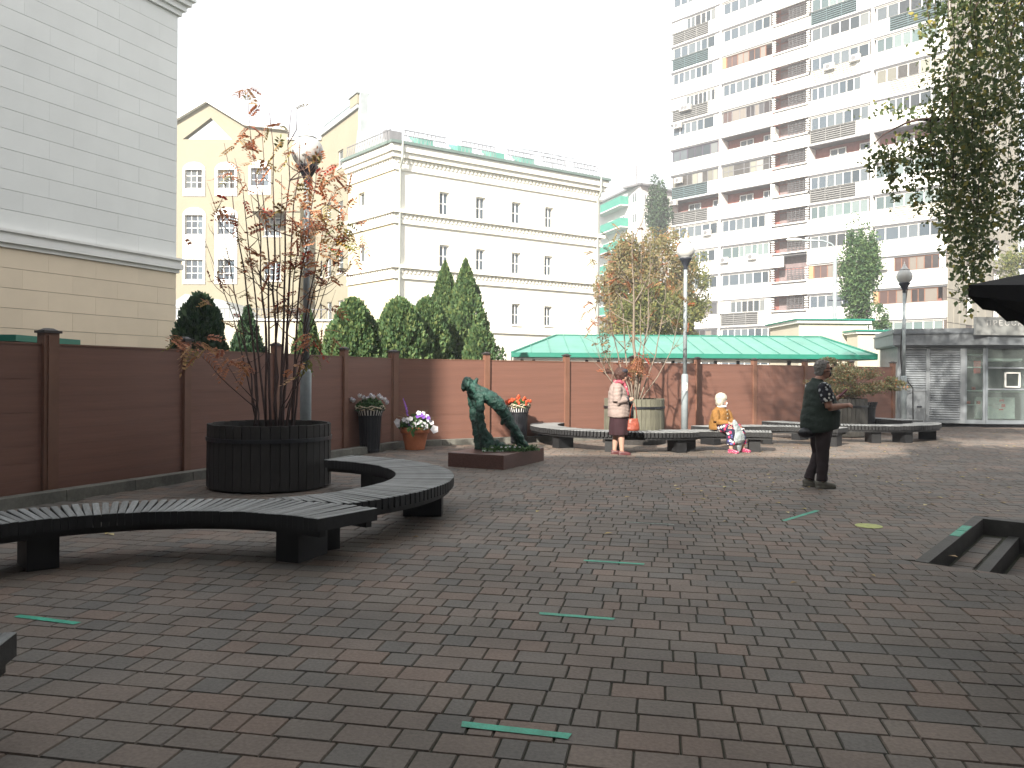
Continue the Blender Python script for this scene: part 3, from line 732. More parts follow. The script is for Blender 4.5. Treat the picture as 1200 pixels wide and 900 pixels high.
mb.ball(spv(561.5, 465, -.03), (.10, .22, .10), 14, 8); mb.ball(spv(589, 494, -.05), (.035, .05, .07), 8, 6)
def lump(co, no):
    return .022 * mnoise.noise(co * 13) + .013 * mnoise.noise(co * 31) + .006 * mnoise.noise(co * 70)
fig = thing('statue', 'green bronze figure arched backwards with its arms planted on the slab', 'sculpture', (pctr.x, pctr.y, h))
b_ = fused(mb, 'body', 'bronze', None, .013, 2, lump)
b_.data.transform(Matrix.Translation((-pctr.x, -pctr.y, -h))); b_.parent = fig
# wreath of greenery and small papers at its feet
wr = thing('flower_wreath', 'low green wreath with pale flowers lying on the red slab by the statue', 'wreath', (spv(600, 526, -.25).x, spv(600, 526, -.25).y, h))
pts = []; 
for i in range(900):
    t = rr.uniform(-1, 1); pts.append((t * .42 + rr.gauss(0, .04), t * .12 + rr.gauss(0, .09), abs(rr.gauss(.0, .035)) + .01))
link('greenery', leaf_mesh('greenery', pts, .055), 'herb', wr, kind='stuff')
for _ in range(7):
    t = rr.uniform(-1, 1); mb = MB(); mb.ball((t * .4, t * .12 - .04 + rr.gauss(0, .05), .07), (.022, .022, .012), 8, 5); mb.build('flower', 'petalw', wr)
mb = MB(); mb.box((-.33, -.14, .012), (.36, .16, .012), .1); mb.build('card', 'paper', wr)

# ============================================================ SLATTED BASKETS AND POT WITH FLOWERS
def basket(c, h, r, label, wick=True):
    t = thing('flower_basket', label, 'flower stand', (c.x, c.y, 0), 0, 'black slatted flower stands')
    n = 26
    mb = MB(); mb.lathe([(r * .80, 0), (r * .80, .02), (r * .9, h * .45), (r * .98, h - .14)], 26); mb.build('liner', 'black', t)
    for i in range(n):
        a = 2 * math.pi * i / n; q = Vector((math.cos(a), math.sin(a), 0)); mb = MB()
        rad = [(r * .84, 0), (r * .94, h * .45), (r * 1.02, h - .13), (r * 1.28, h + .02)]
        pp = [q * a_ + Vector((0, 0, z_)) for a_, z_ in rad]
        s_ = Vector((-q.y, q.x, 0)); wds = [.021, .023, .024, .022]; vs = []
        for p, wd in zip(pp, wds): vs += [p + s_ * wd / 1.0 * .75, p - s_ * wd * .75, p - s_ * wd * .75 - q * .012, p + s_ * wd * .75 - q * .012]
        fs = [(4 * k + e, 4 * k + (e + 1) % 4, 4 * k + 4 + (e + 1) % 4, 4 * k + 4 + e) for k in range(3) for e in range(4)] + [(0, 3, 2, 1), (12, 13, 14, 15)]
        mb.add(vs, fs).build('slat', 'black', t)
    for z, k in ((.05, .86), (h - .13, 1.05)):
        mb = MB(); mb.tube([(r * k * math.cos(b2), r * k * math.sin(b2), z) for b2 in np.linspace(0, 2 * math.pi, 33)], .012, 6, False); mb.build('ring', 'black', t, True)
    mb = MB(); mb.lathe([(.001, h - .06), (r * 1.1, h - .05)], 24); mb.build('soil', 'soil', t)
    if wick:
        mb = MB()
        for k in range(3):
            mb.tube([((r * 1.22 + .02 * math.sin(9 * b2 + k)) * math.cos(b2), (r * 1.22 + .02 * math.sin(9 * b2 + k)) * math.sin(b2), h + .0 + .022 * k + .02 * math.sin(7 * b2 + 2 * k)) for b2 in np.linspace(0, 2 * math.pi, 60)], .011, 5, False)
        mb.build('wicker_band', 'wicker', t, True)
        mb = MB(); mb.lathe([(r * 1.03, h - .12), (r * 1.2, h - .015)], 26); mb.build('pale_lining', 'white', t, True)
    return t
c = G(431, 531); c.y += .22
basket(c, .86, .225, 'black slatted stand with pale wicker rim, left of the terracotta pot')
def dome(c, r, hgt, n, leaf, size):
    d = rand_dirs(n); d[:, 2] = np.abs(d[:, 2]); q = RNG.uniform(.25, 1, n)[:, None] ** .5
    return d * q * np.array([r, r, hgt])
def mum(parent, p, r, mt):
    mb = MB()
    for k in range(26):
        d = rand_dirs(1)[0]; d[2] = abs(d[2]); d = Vector(d); s_ = d.cross(Vector((.3, .2, .9))).normalized(); b2 = p + d * r * .25; e = p + d * r
        mb.add([b2, (b2 + e) / 2 + s_ * r * .22, e, (b2 + e) / 2 - s_ * r * .22], [(0, 1, 2, 3)])
    mb.ball(p, r * .62, 8, 6)
    return mb.build('flower', mt, parent)
fl = thing('white_chrysanthemum', 'green chrysanthemum with white pompon flowers in the black slatted stand', 'flowers', (c.x, c.y, .83))
link('foliage', leaf_mesh('foliage', dome(None, .30, .27, 1100, None, None), .055), 'herb', fl, kind='stuff')
for dx, dz in ((-.34, .22), (-.20, .29), (-.13, .25), (-.05, .24), (0.03, .30), (.1, .27), (.18, .29), (.25, .25), (.33, .22), (.35, .16), (-.3, .2)):
    mum(fl, Vector((dx, rr.uniform(-.22, -.02), dz)), .062, 'petalw')
c3 = Vector((.16, 18.15, 0))
basket(c3, .84, .21, 'black slatted stand behind the bronze figure, holding red flowers')
fl = thing('red_flowers', 'red and orange flowers in the black stand behind the statue', 'flowers', (c3.x, c3.y, .81))
link('foliage', leaf_mesh('foliage', dome(None, .27, .2, 800, None, None), .055), 'herb', fl, kind='stuff')
for _ in range(34):
    t = rr.uniform(0, 6.28); q = rr.uniform(0, .34) if _ < 24 else rr.uniform(.26, .36)
    mum(fl, Vector((q * math.cos(t), -abs(q * math.sin(t)) * .9, .22 - q * .38 + rr.uniform(-.02, .06))), .048, 'petalr')
c4 = Vector((9.95, 22.2, 0))
basket(c4, .86, .21, 'black slatted stand between the grey tub and the kiosk', False)
c = G(485, 527.5); c.y += .18
t = thing('terracotta_pot', 'orange terracotta pot by the fence corner, overflowing with white flowers', 'flower pot', (c.x, c.y, 0))
MB().lathe([(.0, .0), (.20, 0), (.20, .01), (.265, .33), (.268, .345)], 32).build('pot_wall', 'terra', t, True)
MB().lathe([(.268, .335), (.29, .34), (.30, .355), (.305, .455), (.298, .468), (.275, .468), (.27, .43)], 32).build('rim', 'terra', t, True)
MB().lathe([(.001, .42), (.27, .42)], 24).build('soil', 'soil', t)
fl = thing('petunia_plant', 'white petunias with purple spikes spilling over the terracotta pot', 'flowers', (c.x, c.y, .43))
link('foliage', leaf_mesh('foliage', dome(None, .35, .3, 1000, None, None) + np.array([0, 0, .0]), .07), 'herb', fl, kind='stuff')
def petunia(p, r, mt='petalw'):
    mb = MB(); d = Vector((p.x * .9, -.8, p.z * .6 + .1)).normalized(); u = d.cross(Vector((0, 0, 1))).normalized(); v = d.cross(u)
    n = 10; vs = [p - d * r * .25] + [p + (u * math.cos(t) + v * math.sin(t)) * r * (1 + .12 * math.cos(5 * t)) for t in [2 * math.pi * k / n for k in range(n)]]
    mb.add(vs, [(0, 1 + k, 1 + (k + 1) % n) for k in range(n)]).build('flower', mt, fl)
for dx, dz, r_ in ((-.35, .15, .07), (-.33, .08, .05), (-.12, .18, .065), (-.06, .22, .05), (.0, .10, .065), (.07, .14, .05), (.13, .15, .05), (.2, .10, .06), (.23, .06, .07), (.42, .0, .085), (.3, .20, .05), (.27, .27, .045), (.1, .34, .05), (.19, .33, .045), (.36, .14, .05), (-.2, .2, .05)):
    petunia(Vector((dx, -.28 + abs(dx) * .3, dz)), r_)
for dx, dz in ((.08, .27), (.12, .29), (.16, .30), (.2, .26), (-.08, .12), (-.06, .08), (.3, .24)):
    petunia(Vector((dx, -.25, dz)), .042, 'petalp')
mb = MB()
for k in range(30):
    z = .28 + .012 * k; mb.ball((-.14 - .003 * k + rr.gauss(0, .008), -.12 + rr.gauss(0, .008), z), .019 * (1 - k / 45), 6, 4)
mb.build('purple_spike', 'petalp', fl)
mb = MB()
for k in range(26):
    a = rr.uniform(0, 6.28); L = rr.uniform(.3, .5); d = Vector((math.cos(a), math.sin(a) * .7, rr.uniform(.3, 1.2))).normalized()
    mb.tube([Vector((0, 0, .1)), Vector((0, 0, .1)) + d * L * .6, Vector((0, 0, .1)) + d * L + Vector((0, 0, -.05))], [.006, .004, .001], 4)
mb.build('grass_blades', 'varieg', fl, kind='stuff')
mb = MB()
for dx, dz in ((-.06, .02), (-.02, -.06), (.02, .0), (.0, -.10), (-.1, .0)):
    p = Vector((dx, -.31, dz)); mb.add([p + Vector((0, 0, .06)), p + Vector((.035, -.02, 0)), p + Vector((0, -.015, -.06)), p + Vector((-.035, -.02, 0))], [(0, 1, 2, 3)])
mb.build('hanging_leaf', 'herb', fl)

# ============================================================ BUILDINGS
class Wall:
    def __init__(s, p0, p1):
        s.p0 = Vector((*p0, 0)); d = Vector((*p1, 0)) - s.p0; s.L = d.length; s.d = d.normalized(); s.n = Vector((s.d.y, -s.d.x, 0))
        if s.n.dot(s.p0) > 0: s.n = -s.n
        s.ax = (s.d, s.n, Vector((0, 0, 1)))
    def at(s, u, z, o=0): q = s.p0 + s.d * u + s.n * o; return Vector((q.x, q.y, z))
    def uz(s, px, py):
        dx, dy = px - 600, py - HY; k = (dx + ROLL * dy) / F
        u = (k * s.p0.y - s.p0.x) / (s.d.x - k * s.d.y); Y = s.p0.y + s.d.y * u
        return u, CH - (dy - ROLL * dx) / F * Y
    def box(s, mb, u0, u1, z0, z1, o0, o1): mb.box(s.at((u0 + u1) / 2, (z0 + z1) / 2, (o0 + o1) / 2), (u1 - u0, abs(o1 - o0), z1 - z0), s.ax); return mb
    def grid(s, mb, u0, u1, z0, z1, holes, depth=.2):
        us = sorted({u0, u1, *[min(max(h[i], u0), u1) for h in holes for i in (0, 1)]}); zs = sorted({z0, z1, *[min(max(h[i], z0), z1) for h in holes for i in (2, 3)]})
        for i in range(len(us) - 1):
            for j in range(len(zs) - 1):
                cu, cz = (us[i] + us[i + 1]) / 2, (zs[j] + zs[j + 1]) / 2
                if any(h[0] < cu < h[1] and h[2] < cz < h[3] for h in holes): continue
                mb.quad(s.at(us[i], zs[j]), s.at(us[i + 1], zs[j]), s.at(us[i + 1], zs[j + 1]), s.at(us[i], zs[j + 1]))
        for a, b, c, d in holes:
            for (ua, za), (ub, zb) in (((a, c), (b, c)), ((b, c), (b, d)), ((b, d), (a, d)), ((a, d), (a, c))):
                mb.quad(s.at(ua, za), s.at(ub, zb), s.at(ub, zb, -depth), s.at(ua, za, -depth))
        return mb
    def window(s, parent, a, b, c, d, o=-.12, nv=2, nh=0, fr='white', gl='win', fw=.06, mw=.05, sill=None, vs=None):
        mb = MB(); t = .06
        s.box(mb, a, a + fw, c, d, o, o + t); s.box(mb, b - fw, b, c, d, o, o + t)
        s.box(mb, a + fw, b - fw, c, c + fw, o, o + t - .003); s.box(mb, a + fw, b - fw, d - fw, d, o, o + t - .003)
        us = [a + (b - a) * k / nv for k in range(nv + 1)] if vs is None else [a + (b - a) * q for q in vs]
        for u in us[1:-1]: s.box(mb, u - mw / 2, u + mw / 2, c + fw, d - fw, o, o + t - .006)
        zs = [c + (d - c) * k / (nh + 1) for k in range(nh + 2)]
        for z in zs[1:-1]: s.box(mb, a + fw, b - fw, z - mw / 2, z + mw / 2, o, o + t - .01)
        w_ = mb.build('window', fr, parent, world=True)
        g = MB()
        for u0, u1 in zip(us, us[1:]): s.box(g, u0 + .005, u1 - .005, c + .01, d - .01, o + .008, o + .02)
        g.build('pane', gl, w_, world=True)
        if sill: m2 = MB(); s.box(m2, a - .06, b + .06, c - .07, c, o, .07); m2.build('sill', sill, w_, world=True)
        return w_

# ---------------- left building, clad in large pale tiles
EY, EX = 22.0, -9.33
dl = Vector((-.45, -1, 0)).normalized()
lw = Wall((EX, EY), (EX + dl.x * 9, EY + dl.y * 9))
if lw.n.x < 0: lw.n = -lw.n; lw.ax = (lw.d, lw.n, Vector((0, 0, 1)))
b1 = thing('clad_building', 'tall windowless building with pale cladding above a beige storey, at the left edge', 'building', (EX, EY, 0))
hb = 11.95; mz0, mz1 = 4.32, 4.72
sol = MB(); A_ = lw.at(0, 0, -.05); B_ = lw.at(20, 0, -.05); sol.prism([(A_.x, A_.y), (B_.x, B_.y), (B_.x - 16, B_.y + 7), (A_.x - 16, A_.y + 7)], 0, hb)
sol.build('wall', 'joint', b1, world=True)
CHh = (hb - .5 - mz1) / 15
def clad(z0, z1, rows, mt, lens):
    rh = (z1 - z0) / rows
    for r_ in range(rows):
        u = 0.0; k = 0; off = lens * (.5 if r_ % 2 else 1)
        first = True
        while u < 8.4:
            L = off if first else lens; first = False
            mb = MB(); lw.box(mb, u + .0012, u + L - .0012, z0 + r_ * rh + .005, z0 + (r_ + 1) * rh - .005, -.05, rr.uniform(-.002, .002))
            mb.build('cladding_panel', mt, b1, world=True); u += L
clad(mz1, hb - .5, 15, 'clad', 1.25); clad(.3, mz0, 9, 'cladbeige', 1.25)
for i, (z0, z1, o) in enumerate(((mz0, mz0 + .10, .06), (mz0 + .10, mz0 + .24, .14), (mz0 + .24, mz1 - .06, .09), (mz1 - .06, mz1, .17))):
    mb = MB(); lw.box(mb, -o, 20, z0, z1, -.1, o); mb.build('moulding', 'white', b1, world=True)
for i, (z0, z1, o) in enumerate(((hb - .5, hb - .36, .08), (hb - .36, hb - .2, .16), (hb - .2, hb - .06, .26), (hb - .06, hb + .02, .34))):
    mb = MB(); lw.box(mb, -o, 20, z0, z1, -.1, o); mb.build('cornice', 'clad', b1, world=True)
mb = MB(); lw.box(mb, 0, 20, hb + .02, hb + 1.5, -3, -.12); mb.build('parapet', 'clad', b1, world=True)
# green flat roof just over the fence at the far left
gs = thing('green_shed', 'low shed with a green flat roof showing over the fence at the left edge', 'shed', (-8.2, 12.2, 0))
MB().box((0, 0, 1.0), (1.6, 1.4, 2.0)).build('wall', 'tile2', gs)
MB().box((.1, 0, 2.04), (2.0, 1.7, .09)).build('roof', 'tealdark', gs)

# ---------------- white building with moulded bands
C0, C1, C2 = (-10.4, 50.1), (-6.85, 46.0), (5.95, 54.3)
wf, ws = Wall(C1, C2), Wall(C0, C1)
b2_ = thing('white_building', 'white four storey building with moulded bands and a green roof edge', 'building', (C1[0], C1[1], 0))
ze = 14.86
def px_win(wl, x0, y0, x1, y1):
    a, z1 = wl.uz(x0, y0); b, z0 = wl.uz(x1, y1); a2, z3 = wl.uz((x0 + x1) / 2, y0); _, z4 = wl.uz((x0 + x1) / 2, y1)
    return (a, b, z4, z3)
fw_ = [px_win(wf, *r_) for r_ in ((515, 225, 526.5, 252), (558, 231, 569, 257), (600, 237, 610.5, 262), (639, 243, 648.5, 267), (515, 287, 526.5, 313), (558, 292, 568.5, 317), (600, 296, 610, 321), (638, 300, 647.5, 323),
                                  (515, 352, 526.5, 377), (558, 354, 568, 379), (600, 356, 609.5, 381), (638, 359, 647, 382))]
mb = MB(); wf.grid(mb, 0, wf.L, 0, ze, fw_, .25); mb.build('wall', 'whitewall', b2_, world=True)
for w_ in fw_: wf.window(b2_, *w_, o=-.22, nv=2, nh=1, gl='winblue', sill='white', fw=.07, mw=.07)
sw_ = [px_win(ws, *r_) for r_ in ((420, 226, 427, 241), (420, 287, 427, 307), (420, 352, 427, 368))]
mb = MB(); ws.grid(mb, 0, ws.L, 0, ze, sw_, .25); mb.build('wall', 'cream', b2_, world=True)
for w_ in sw_: ws.window(b2_, *w_, o=-.22, nv=1, gl='win')
mb = MB(); mb.prism([C0, C1, C2, (C2[0] - 5, C2[1] + 8), (C0[0] - 1, C0[1] + 10)], .1, ze - .2)
for wl, tn, base in ((wf, 'whitewall', 0), (ws, 'whitewall', 1)):
    for z0, z1, o, nm in ((13.45, 13.6, .10, 'band'), (13.6, 14.15, .05, 'band'), (14.15, 14.45, .28, 'cornice'), (14.45, ze, .42, 'cornice'),
                          (10.35, 10.5, .12, 'band'), (10.5, 10.95, .06, 'band'), (10.95, 11.15, .26, 'band'), (7.15, 7.3, .12, 'band'), (7.3, 7.75, .06, 'band'), (7.75, 7.95, .26, 'band'), (4.2, 4.35, .12, 'band')):
        u0, u1 = (-o, wl.L + o) if wl is wf else (0, wl.L - .003)
        mb = MB(); wl.box(mb, u0, u1, z0, z1, -.05, o); mb.build(nm, tn, b2_, world=True)
    for zz in (14.0, 10.8, 7.6):
        mb = MB(); k = int(wl.L / .27)
        for i in range(k):
            u = (i + .5) * wl.L / k; wl.box(mb, u - .06, u + .06, zz - .12, zz + .10, .05, .13)
        mb.build('dentil', tn, b2_, world=True, kind='stuff')
    mb = MB(); wl.box(mb, -.5 if wl is wf else 0, wl.L + (.5 if wl is wf else -.003), ze, ze + .16, -.6, .55); mb.build('roof_edge', 'roofgreen', b2_, world=True)
# roof: low slope behind the edge
rm = MB(); h0 = ze + .16
a_, b__, c__ = wf.at(-.4, h0, .4), wf.at(wf.L + .4, h0, .4), ws.at(0, h0, .4)
rm.quad(a_, b__, wf.at(wf.L - 2, h0 + 1.05, -6), wf.at(2, h0 + 1.05, -6)); rm.quad(a_, wf.at(2, h0 + 1.05, -6), c__ + Vector((1, 4, .9)), c__)
rm.build('roof', 'roofgreen', b2_, world=True)
for u0, u1 in ((.4, 3.2), (4.2, 6.6), (7.5, 9.5), (10.2, 12.0), (12.7, 14.7)):
    mb = MB()
    for u in np.arange(u0, u1, .28):
        mb.bar(wf.at(u, h0 + .02, .3), wf.at(u + .12, h0 + .72, .25), .035); mb.bar(wf.at(u + .12, h0 + .72, .25), wf.at(u + .24, h0 + .02, .3), .03)
    mb.bar(wf.at(u0, h0 + .72, .26), wf.at(u1, h0 + .72, .26), .045); mb.bar(wf.at(u0, h0 + .4, .3), wf.at(u1, h0 + .4, .3), .035)
    mb.build('roof_railing', 'greyframe', b2_, world=True)
mb = MB()
for u in np.arange(.2, ws.L - .3, .3):
    mb.bar(ws.at(u, h0, .3), ws.at(u + .12, h0 + .72, .25), .035); mb.bar(ws.at(u + .12, h0 + .72, .25), ws.at(u + .24, h0, .3), .03)
mb.bar(ws.at(.2, h0 + .72, .26), ws.at(ws.L - .1, h0 + .72, .26), .045); mb.build('roof_railing', 'greyframe', b2_, world=True)
for px in (507, 553, 592, 628):
    u, _ = wf.uz(px, 190); mb = MB()
    q = [wf.at(u - .5, h0 + .15, -.6), wf.at(u + .6, h0 + .15, -.6), wf.at(u + .5, h0 + .95, -1.9), wf.at(u - .6, h0 + .95, -1.9)]
    mb.add(q + [v + Vector((0, 0, .14)) for v in q], [(0, 1, 5, 4), (1, 2, 6, 5), (2, 3, 7, 6), (3, 0, 4, 7), (4, 5, 6, 7)])
    mb.box(wf.at(u, h0 + .35, -1.4), (1.0, 1.0, .9), wf.ax); mb.build('roof_hatch', 'teal', b2_, world=True)
for px, wl in ((462, wf), (699.5, wf)):
    u, _ = wl.uz(px, 300); mb = MB(); u = u + (.25 if px < 500 else -.1)
    mb.tube([wl.at(u, h0, .52), wl.at(u, 14.0, .5), wl.at(u, 13.5, .18), wl.at(u, 0.1, .18)], .075, 8); mb.build('downpipe', 'pipe', b2_, world=True)
mb = MB(); mb.box(wf.at(1.6, h0 + 1.5, -4), (1.1, .5, .8), wf.ax); mb.build('rooftop_unit', 'greyframe', b2_, world=True)
mb = MB(); q = [ws.at(.2, h0, -.3), ws.at(ws.L - 2.2, h0, -.3), ws.at(ws.L - 2.2, h0, -4), ws.at(.2, h0, -4)]; q2 = [ws.at(.2, h0 + 2.0, -.5), ws.at(ws.L - 2.2, h0 + .6, -.5), ws.at(ws.L - 2.2, h0 + .6, -4), ws.at(.2, h0 + 2.0, -4)]
mb.add(q + q2, [(0, 1, 5, 4), (1, 2, 6, 5), (2, 3, 7, 6), (3, 0, 4, 7), (4, 5, 6, 7)]); mb.build('roof_house', 'roofgrey', b2_, world=True)
mb = MB()
for px in (640, 655, 668, 684):
    u, _ = wf.uz(px, 200); mb.bar(wf.at(u, h0 + .3, -2), wf.at(u, h0 + 1.9, -2), .04); mb.bar(wf.at(u - .7, h0 + 1.7, -2), wf.at(u + .7, h0 + 1.75, -2), .035); mb.bar(wf.at(u - .5, h0 + 1.45, -2), wf.at(u + .5, h0 + 1.5, -2), .03)
mb.build('aerial', 'greyframe', b2_, world=True)

# ---------------- beige building with a gable, behind
bf, bw = Wall((-26.5, 57.0), (-13.8, 57.0)), Wall((-13.8, 57.0), (-9.95, 50.9))
b3 = thing('beige_building', 'beige building with a pierced gable and arched white window surrounds', 'building', (-18, 57, 0))
wins = [(217, 198, 237, 221, 1), (255, 198, 275, 221, 1), (294, 195, 315, 218, 1), (217, 251, 238, 275, 1), (255, 251, 275, 275, 1), (309, 255, 329, 277, 0), (217, 304, 238, 328, 0), (255, 304, 275, 328, 0), (309, 307, 329, 329, 0)]
hs = [px_win(bf, *w_[:4]) for w_ in wins]
mb = MB(); bf.grid(mb, 0, bf.L, 0, 18.35, hs, .2); mb.build('wall', 'beige', b3, world=True)
for k, (w_, h_) in enumerate(zip(wins, hs)):
    bf.window(b3, *h_, o=-.15, nv=3, nh=2, gl='windark' if k not in (0, 1) else 'win', sill='white', fw=.06, mw=.045)
# arched white surrounds
for k, (cx, yt, yb) in enumerate(((227.5, 190, 230), (265, 190, 230), (304.5, 188, 228), (227.5, 243, 333), (265, 243, 333))):
    u0, z1 = bf.uz(cx - 13, yt); u1, z0 = bf.uz(cx + 13, yb); uc = (u0 + u1) / 2; rw = (u1 - u0) / 2
    holes = [h_ for h_ in hs if h_[0] > u0 - .2 and h_[1] < u1 + .2 and h_[2] > z0 - .2 and h_[3] < z1 + .3]
    mb = MB(); sv = bf.p0.copy(); bf.p0 = bf.p0 + bf.n * .06
    bf.grid(mb, u0, u1, z0, z1 - .55, holes, .06)
    n_ = 10; arc = [(uc - rw * math.cos(math.pi * i / n_), z1 - .55 + .55 * math.sin(math.pi * i / n_)) for i in range(n_ + 1)]
    mb.add([bf.at(u, z) for u, z in arc], [tuple(range(n_ + 1))]); mb.add([bf.at(u, z) for u, z in arc] + [bf.at(u, z, -.06) for u, z in arc], [(i, i + 1, n_ + 2 + i, n_ + 1 + i) for i in range(n_)])
    bf.p0 = sv; mb.build('window_surround', 'white', b3, world=True)
gz = lambda x, y: bf.uz(x, y)
outl = [gz(170, 162), gz(207, 142), gz(243, 120.5), gz(288, 148), gz(337, 153.5), gz(337, 166)]
tri = [gz(214, 166), gz(247, 138), gz(272, 166)]
def slab(mb, pts, o0, o1):
    n_ = len(pts); mb.add([bf.at(u, z, o0) for u, z in pts] + [bf.at(u, z, o1) for u, z in pts], [tuple(range(n_)), tuple(reversed(range(n_, 2 * n_)))] + [(i, (i + 1) % n_, n_ + (i + 1) % n_, n_ + i) for i in range(n_)])
mb = MB(); zb = 18.35
slab(mb, [(outl[0][0], zb), outl[0], outl[1], outl[2], tri[1], (tri[0][0], zb)], -.5, -.002)
slab(mb, [tri[1], outl[2], outl[3], (outl[3][0], zb), (tri[2][0], zb)], -.5, -.004)
slab(mb, [outl[3], outl[4], (outl[4][0], zb), (outl[3][0], zb)], -.5, -.003); mb.build('gable', 'beige', b3, world=True)
mb = MB()
for p, q in zip(outl[:4], outl[1:5]): mb.bar(bf.at(p[0], p[1] + .08, -.15), bf.at(q[0], q[1] + .08, -.15), .95, .16)
mb.build('gable_coping', 'white', b3, world=True)
mb = MB(); u0 = gz(337, 160)[0]; bf.box(mb, u0, bf.L, zb, zb + .15, -.6, .12); mb.build('coping', 'white', b3, world=True)
ww = [px_win(bw, *r_) for r_ in ((373, 245, 377, 262), (383, 238, 388, 258), (396, 176, 402, 196), (396, 236, 402, 254), (373, 306, 377.5, 325), (383, 299, 388, 324), (396, 295, 402, 320), (373, 356, 377, 376), (383, 354, 388.5, 376), (396, 352, 402, 370))]
mb = MB(); bw.grid(mb, 0, bw.L, 0, 18.6, ww, .2); mb.build('wall', 'beige', b3, world=True)
for w_ in ww: bw.window(b3, *w_, o=-.15, nv=1, nh=1, gl='win', sill='white')
mb = MB(); bw.box(mb, 0, bw.L + .15, 18.6, 18.85, -.5, .15); mb.build('coping', 'roofgrey', b3, world=True)
mb = MB(); bw.box(mb, bw.L - 1.1, bw.L + .2, 18.85, 19.5, -.5, .18); mb.build('parapet_block', 'beige', b3, world=True)
mb = MB(); bw.box(mb, bw.L - 1.3, bw.L + .3, 19.5, 19.62, -.6, .26); mb.build('block_coping', 'roofgrey', b3, world=True)
mb = MB(); q = bw.at(bw.L + .25, 0, -.2); mb.box((q.x, q.y, 16.5), (.4, .5, 6.0), bw.ax); mb.build('pilaster', 'roofgrey', b3, world=True)
mb = MB()
for u in np.arange(.3, bw.L - 1.4, .45): mb.bar(bw.at(u, 18.85, -.1), bw.at(u, 19.3, -.1), .03)
mb.bar(bw.at(.2, 19.3, -.1), bw.at(bw.L - 1.2, 19.3, -.1), .04); mb.build('roof_railing', 'roofgreen', b3, world=True)
a_ = gz(300, 247); c_ = gz(358, 300); mb = MB(); bf.box(mb, a_[0], c_[0], a_[1] - .35, a_[1] + .1, 0, 1.6); mb.build('bay_soffit', 'beige', b3, world=True)
mb = MB(); u1_, _ = gz(342, 300); bf.box(mb, u1_, c_[0], 6, a_[1] - .35, 0, 1.5); mb.build('bay', 'beige', b3, world=True)
# terrace in front of it
tr = thing('terrace_wall', 'low cream terrace wall with a thin railing behind the evergreens', 'wall', (-12, 41, 0))
tw = Wall((-18.5, 41), (-8.4, 41)); zt = tw.uz(330, 376)[1]
mb = MB(); tw.box(mb, 0, tw.L, 0, zt, -.4, 0); mb.build('wall', 'annex', tr, world=True)
mb = MB(); tw.box(mb, -.1, tw.L + .1, zt, zt + .1, -.5, .1); mb.build('coping', 'white', tr, world=True)
mb = MB()
for u in np.arange(.2, tw.L, .24): mb.bar(tw.at(u, zt + .1, -.2), tw.at(u, zt + .62, -.2), .025)
mb.bar(tw.at(0, zt + .62, -.2), tw.at(tw.L, zt + .62, -.2), .05); mb.build('railing', 'greyframe', tr, world=True)
lt = thing('lean_to_roof', 'grey lean-to roof at the foot of the beige building beside the clad wall', 'roof', (-16, 44, 0))
a_, b_, c_, d_ = P(200, 356, 44), P(217, 344.5, 44), P(262, 352, 44), P(288, 372, 44)
mb = MB(); mb.prism([(a_.x, 44), (d_.x, 44), (d_.x, 48), (a_.x, 48)], 0, 4.0); mb.build('wall', 'annex', lt, world=True)
mb = MB(); pr = [a_, b_, c_, d_, Vector((d_.x, 44, 4.0)), Vector((a_.x, 44, 4.0))]
mb.add(pr + [v + Vector((0, 4, 0)) for v in pr], [tuple(range(6)), tuple(range(6, 12))] + [(i, (i + 1) % 6, 6 + (i + 1) % 6, 6 + i) for i in range(6)]); mb.build('roof', 'roofgrey', lt, world=True)

# ---------------- tower block
TP0 = Vector((17.9, 89.8)); td = Vector((.684, -.729)).normalized()
tf = Wall(tuple(TP0), tuple(TP0 + td * 28.8)); PZ = Vector((td.y, -td.x)) * -1
twr = thing('tower_block', 'tall white apartment tower with glazed balconies and red brick loggias', 'building', (27, 82, 0))
H0, HS, NK = 6.7, 2.9, 16
back = Vector((.729, .684))
mb = MB(); q = [tf.at(0, 0, -1.3), tf.at(28.8, 0, -1.3), tf.at(28.8, 0, -20), tf.at(0, 0, -20)]; mb.prism([(p.x, p.y) for p in q], 0, H0 + HS * (NK - 1) + 1)
mb.build('brick_wall', 'brick', twr, world=True)
bays = [(0.0, 6.15, 0), (6.45, 12.2, 1), (16.3, 22.2, 2), (22.55, 28.75, 3)]
# style per storey (bottom first): W white, B brown, P purple, G grey frame, C cyan curtained, R open red loggia, D dark mullions, X mostly panelled
style = {0: 'BBBBWWRDPWXWWWWW', 1: 'WXBCWRGRWWWOWWWW', 2: 'GWORCWRWWWWGWWWW', 3: 'WOOWCWRXWCRWWWWW'}
style = {0: ['B', 'B', 'W', 'W', 'W', 'R', 'D', 'P', 'W', 'X', 'W', 'W', 'X', 'W', 'W', 'W'],
         1: ['W', 'X', 'W', 'C', 'W', 'R', 'G', 'R', 'B', 'L', 'O', 'W', 'W', 'W', 'B', 'W'],
         2: ['W', 'W', 'O', 'Q', 'C', 'W', 'R', 'L', 'W', 'L', 'Q', 'C', 'W', 'W', 'G', 'W'],
         3: ['C', 'O', 'Y', 'W', 'C', 'C', 'R', 'X', 'K', 'C', 'Q', 'W', 'W', 'W', 'W', 'W']}
para = {0: 'SSSSSLLSSLSLLSLS', 1: 'SLSSSSSSSSSSSSLS', 2: 'LSSSSLSLSLSLSSLS', 3: 'SSSSLSSSLSLSSLSL'}
gm = {'W': 'winblue', 'C': 'wincyan', 'B': 'winbrown', 'P': 'win', 'G': 'wincream', 'D': 'wincream', 'L': 'winblue', 'X': 'win', 'O': 'winbrown', 'Q': 'win', 'K': 'wincream', 'Y': 'winbrown', 'R': 'win'}
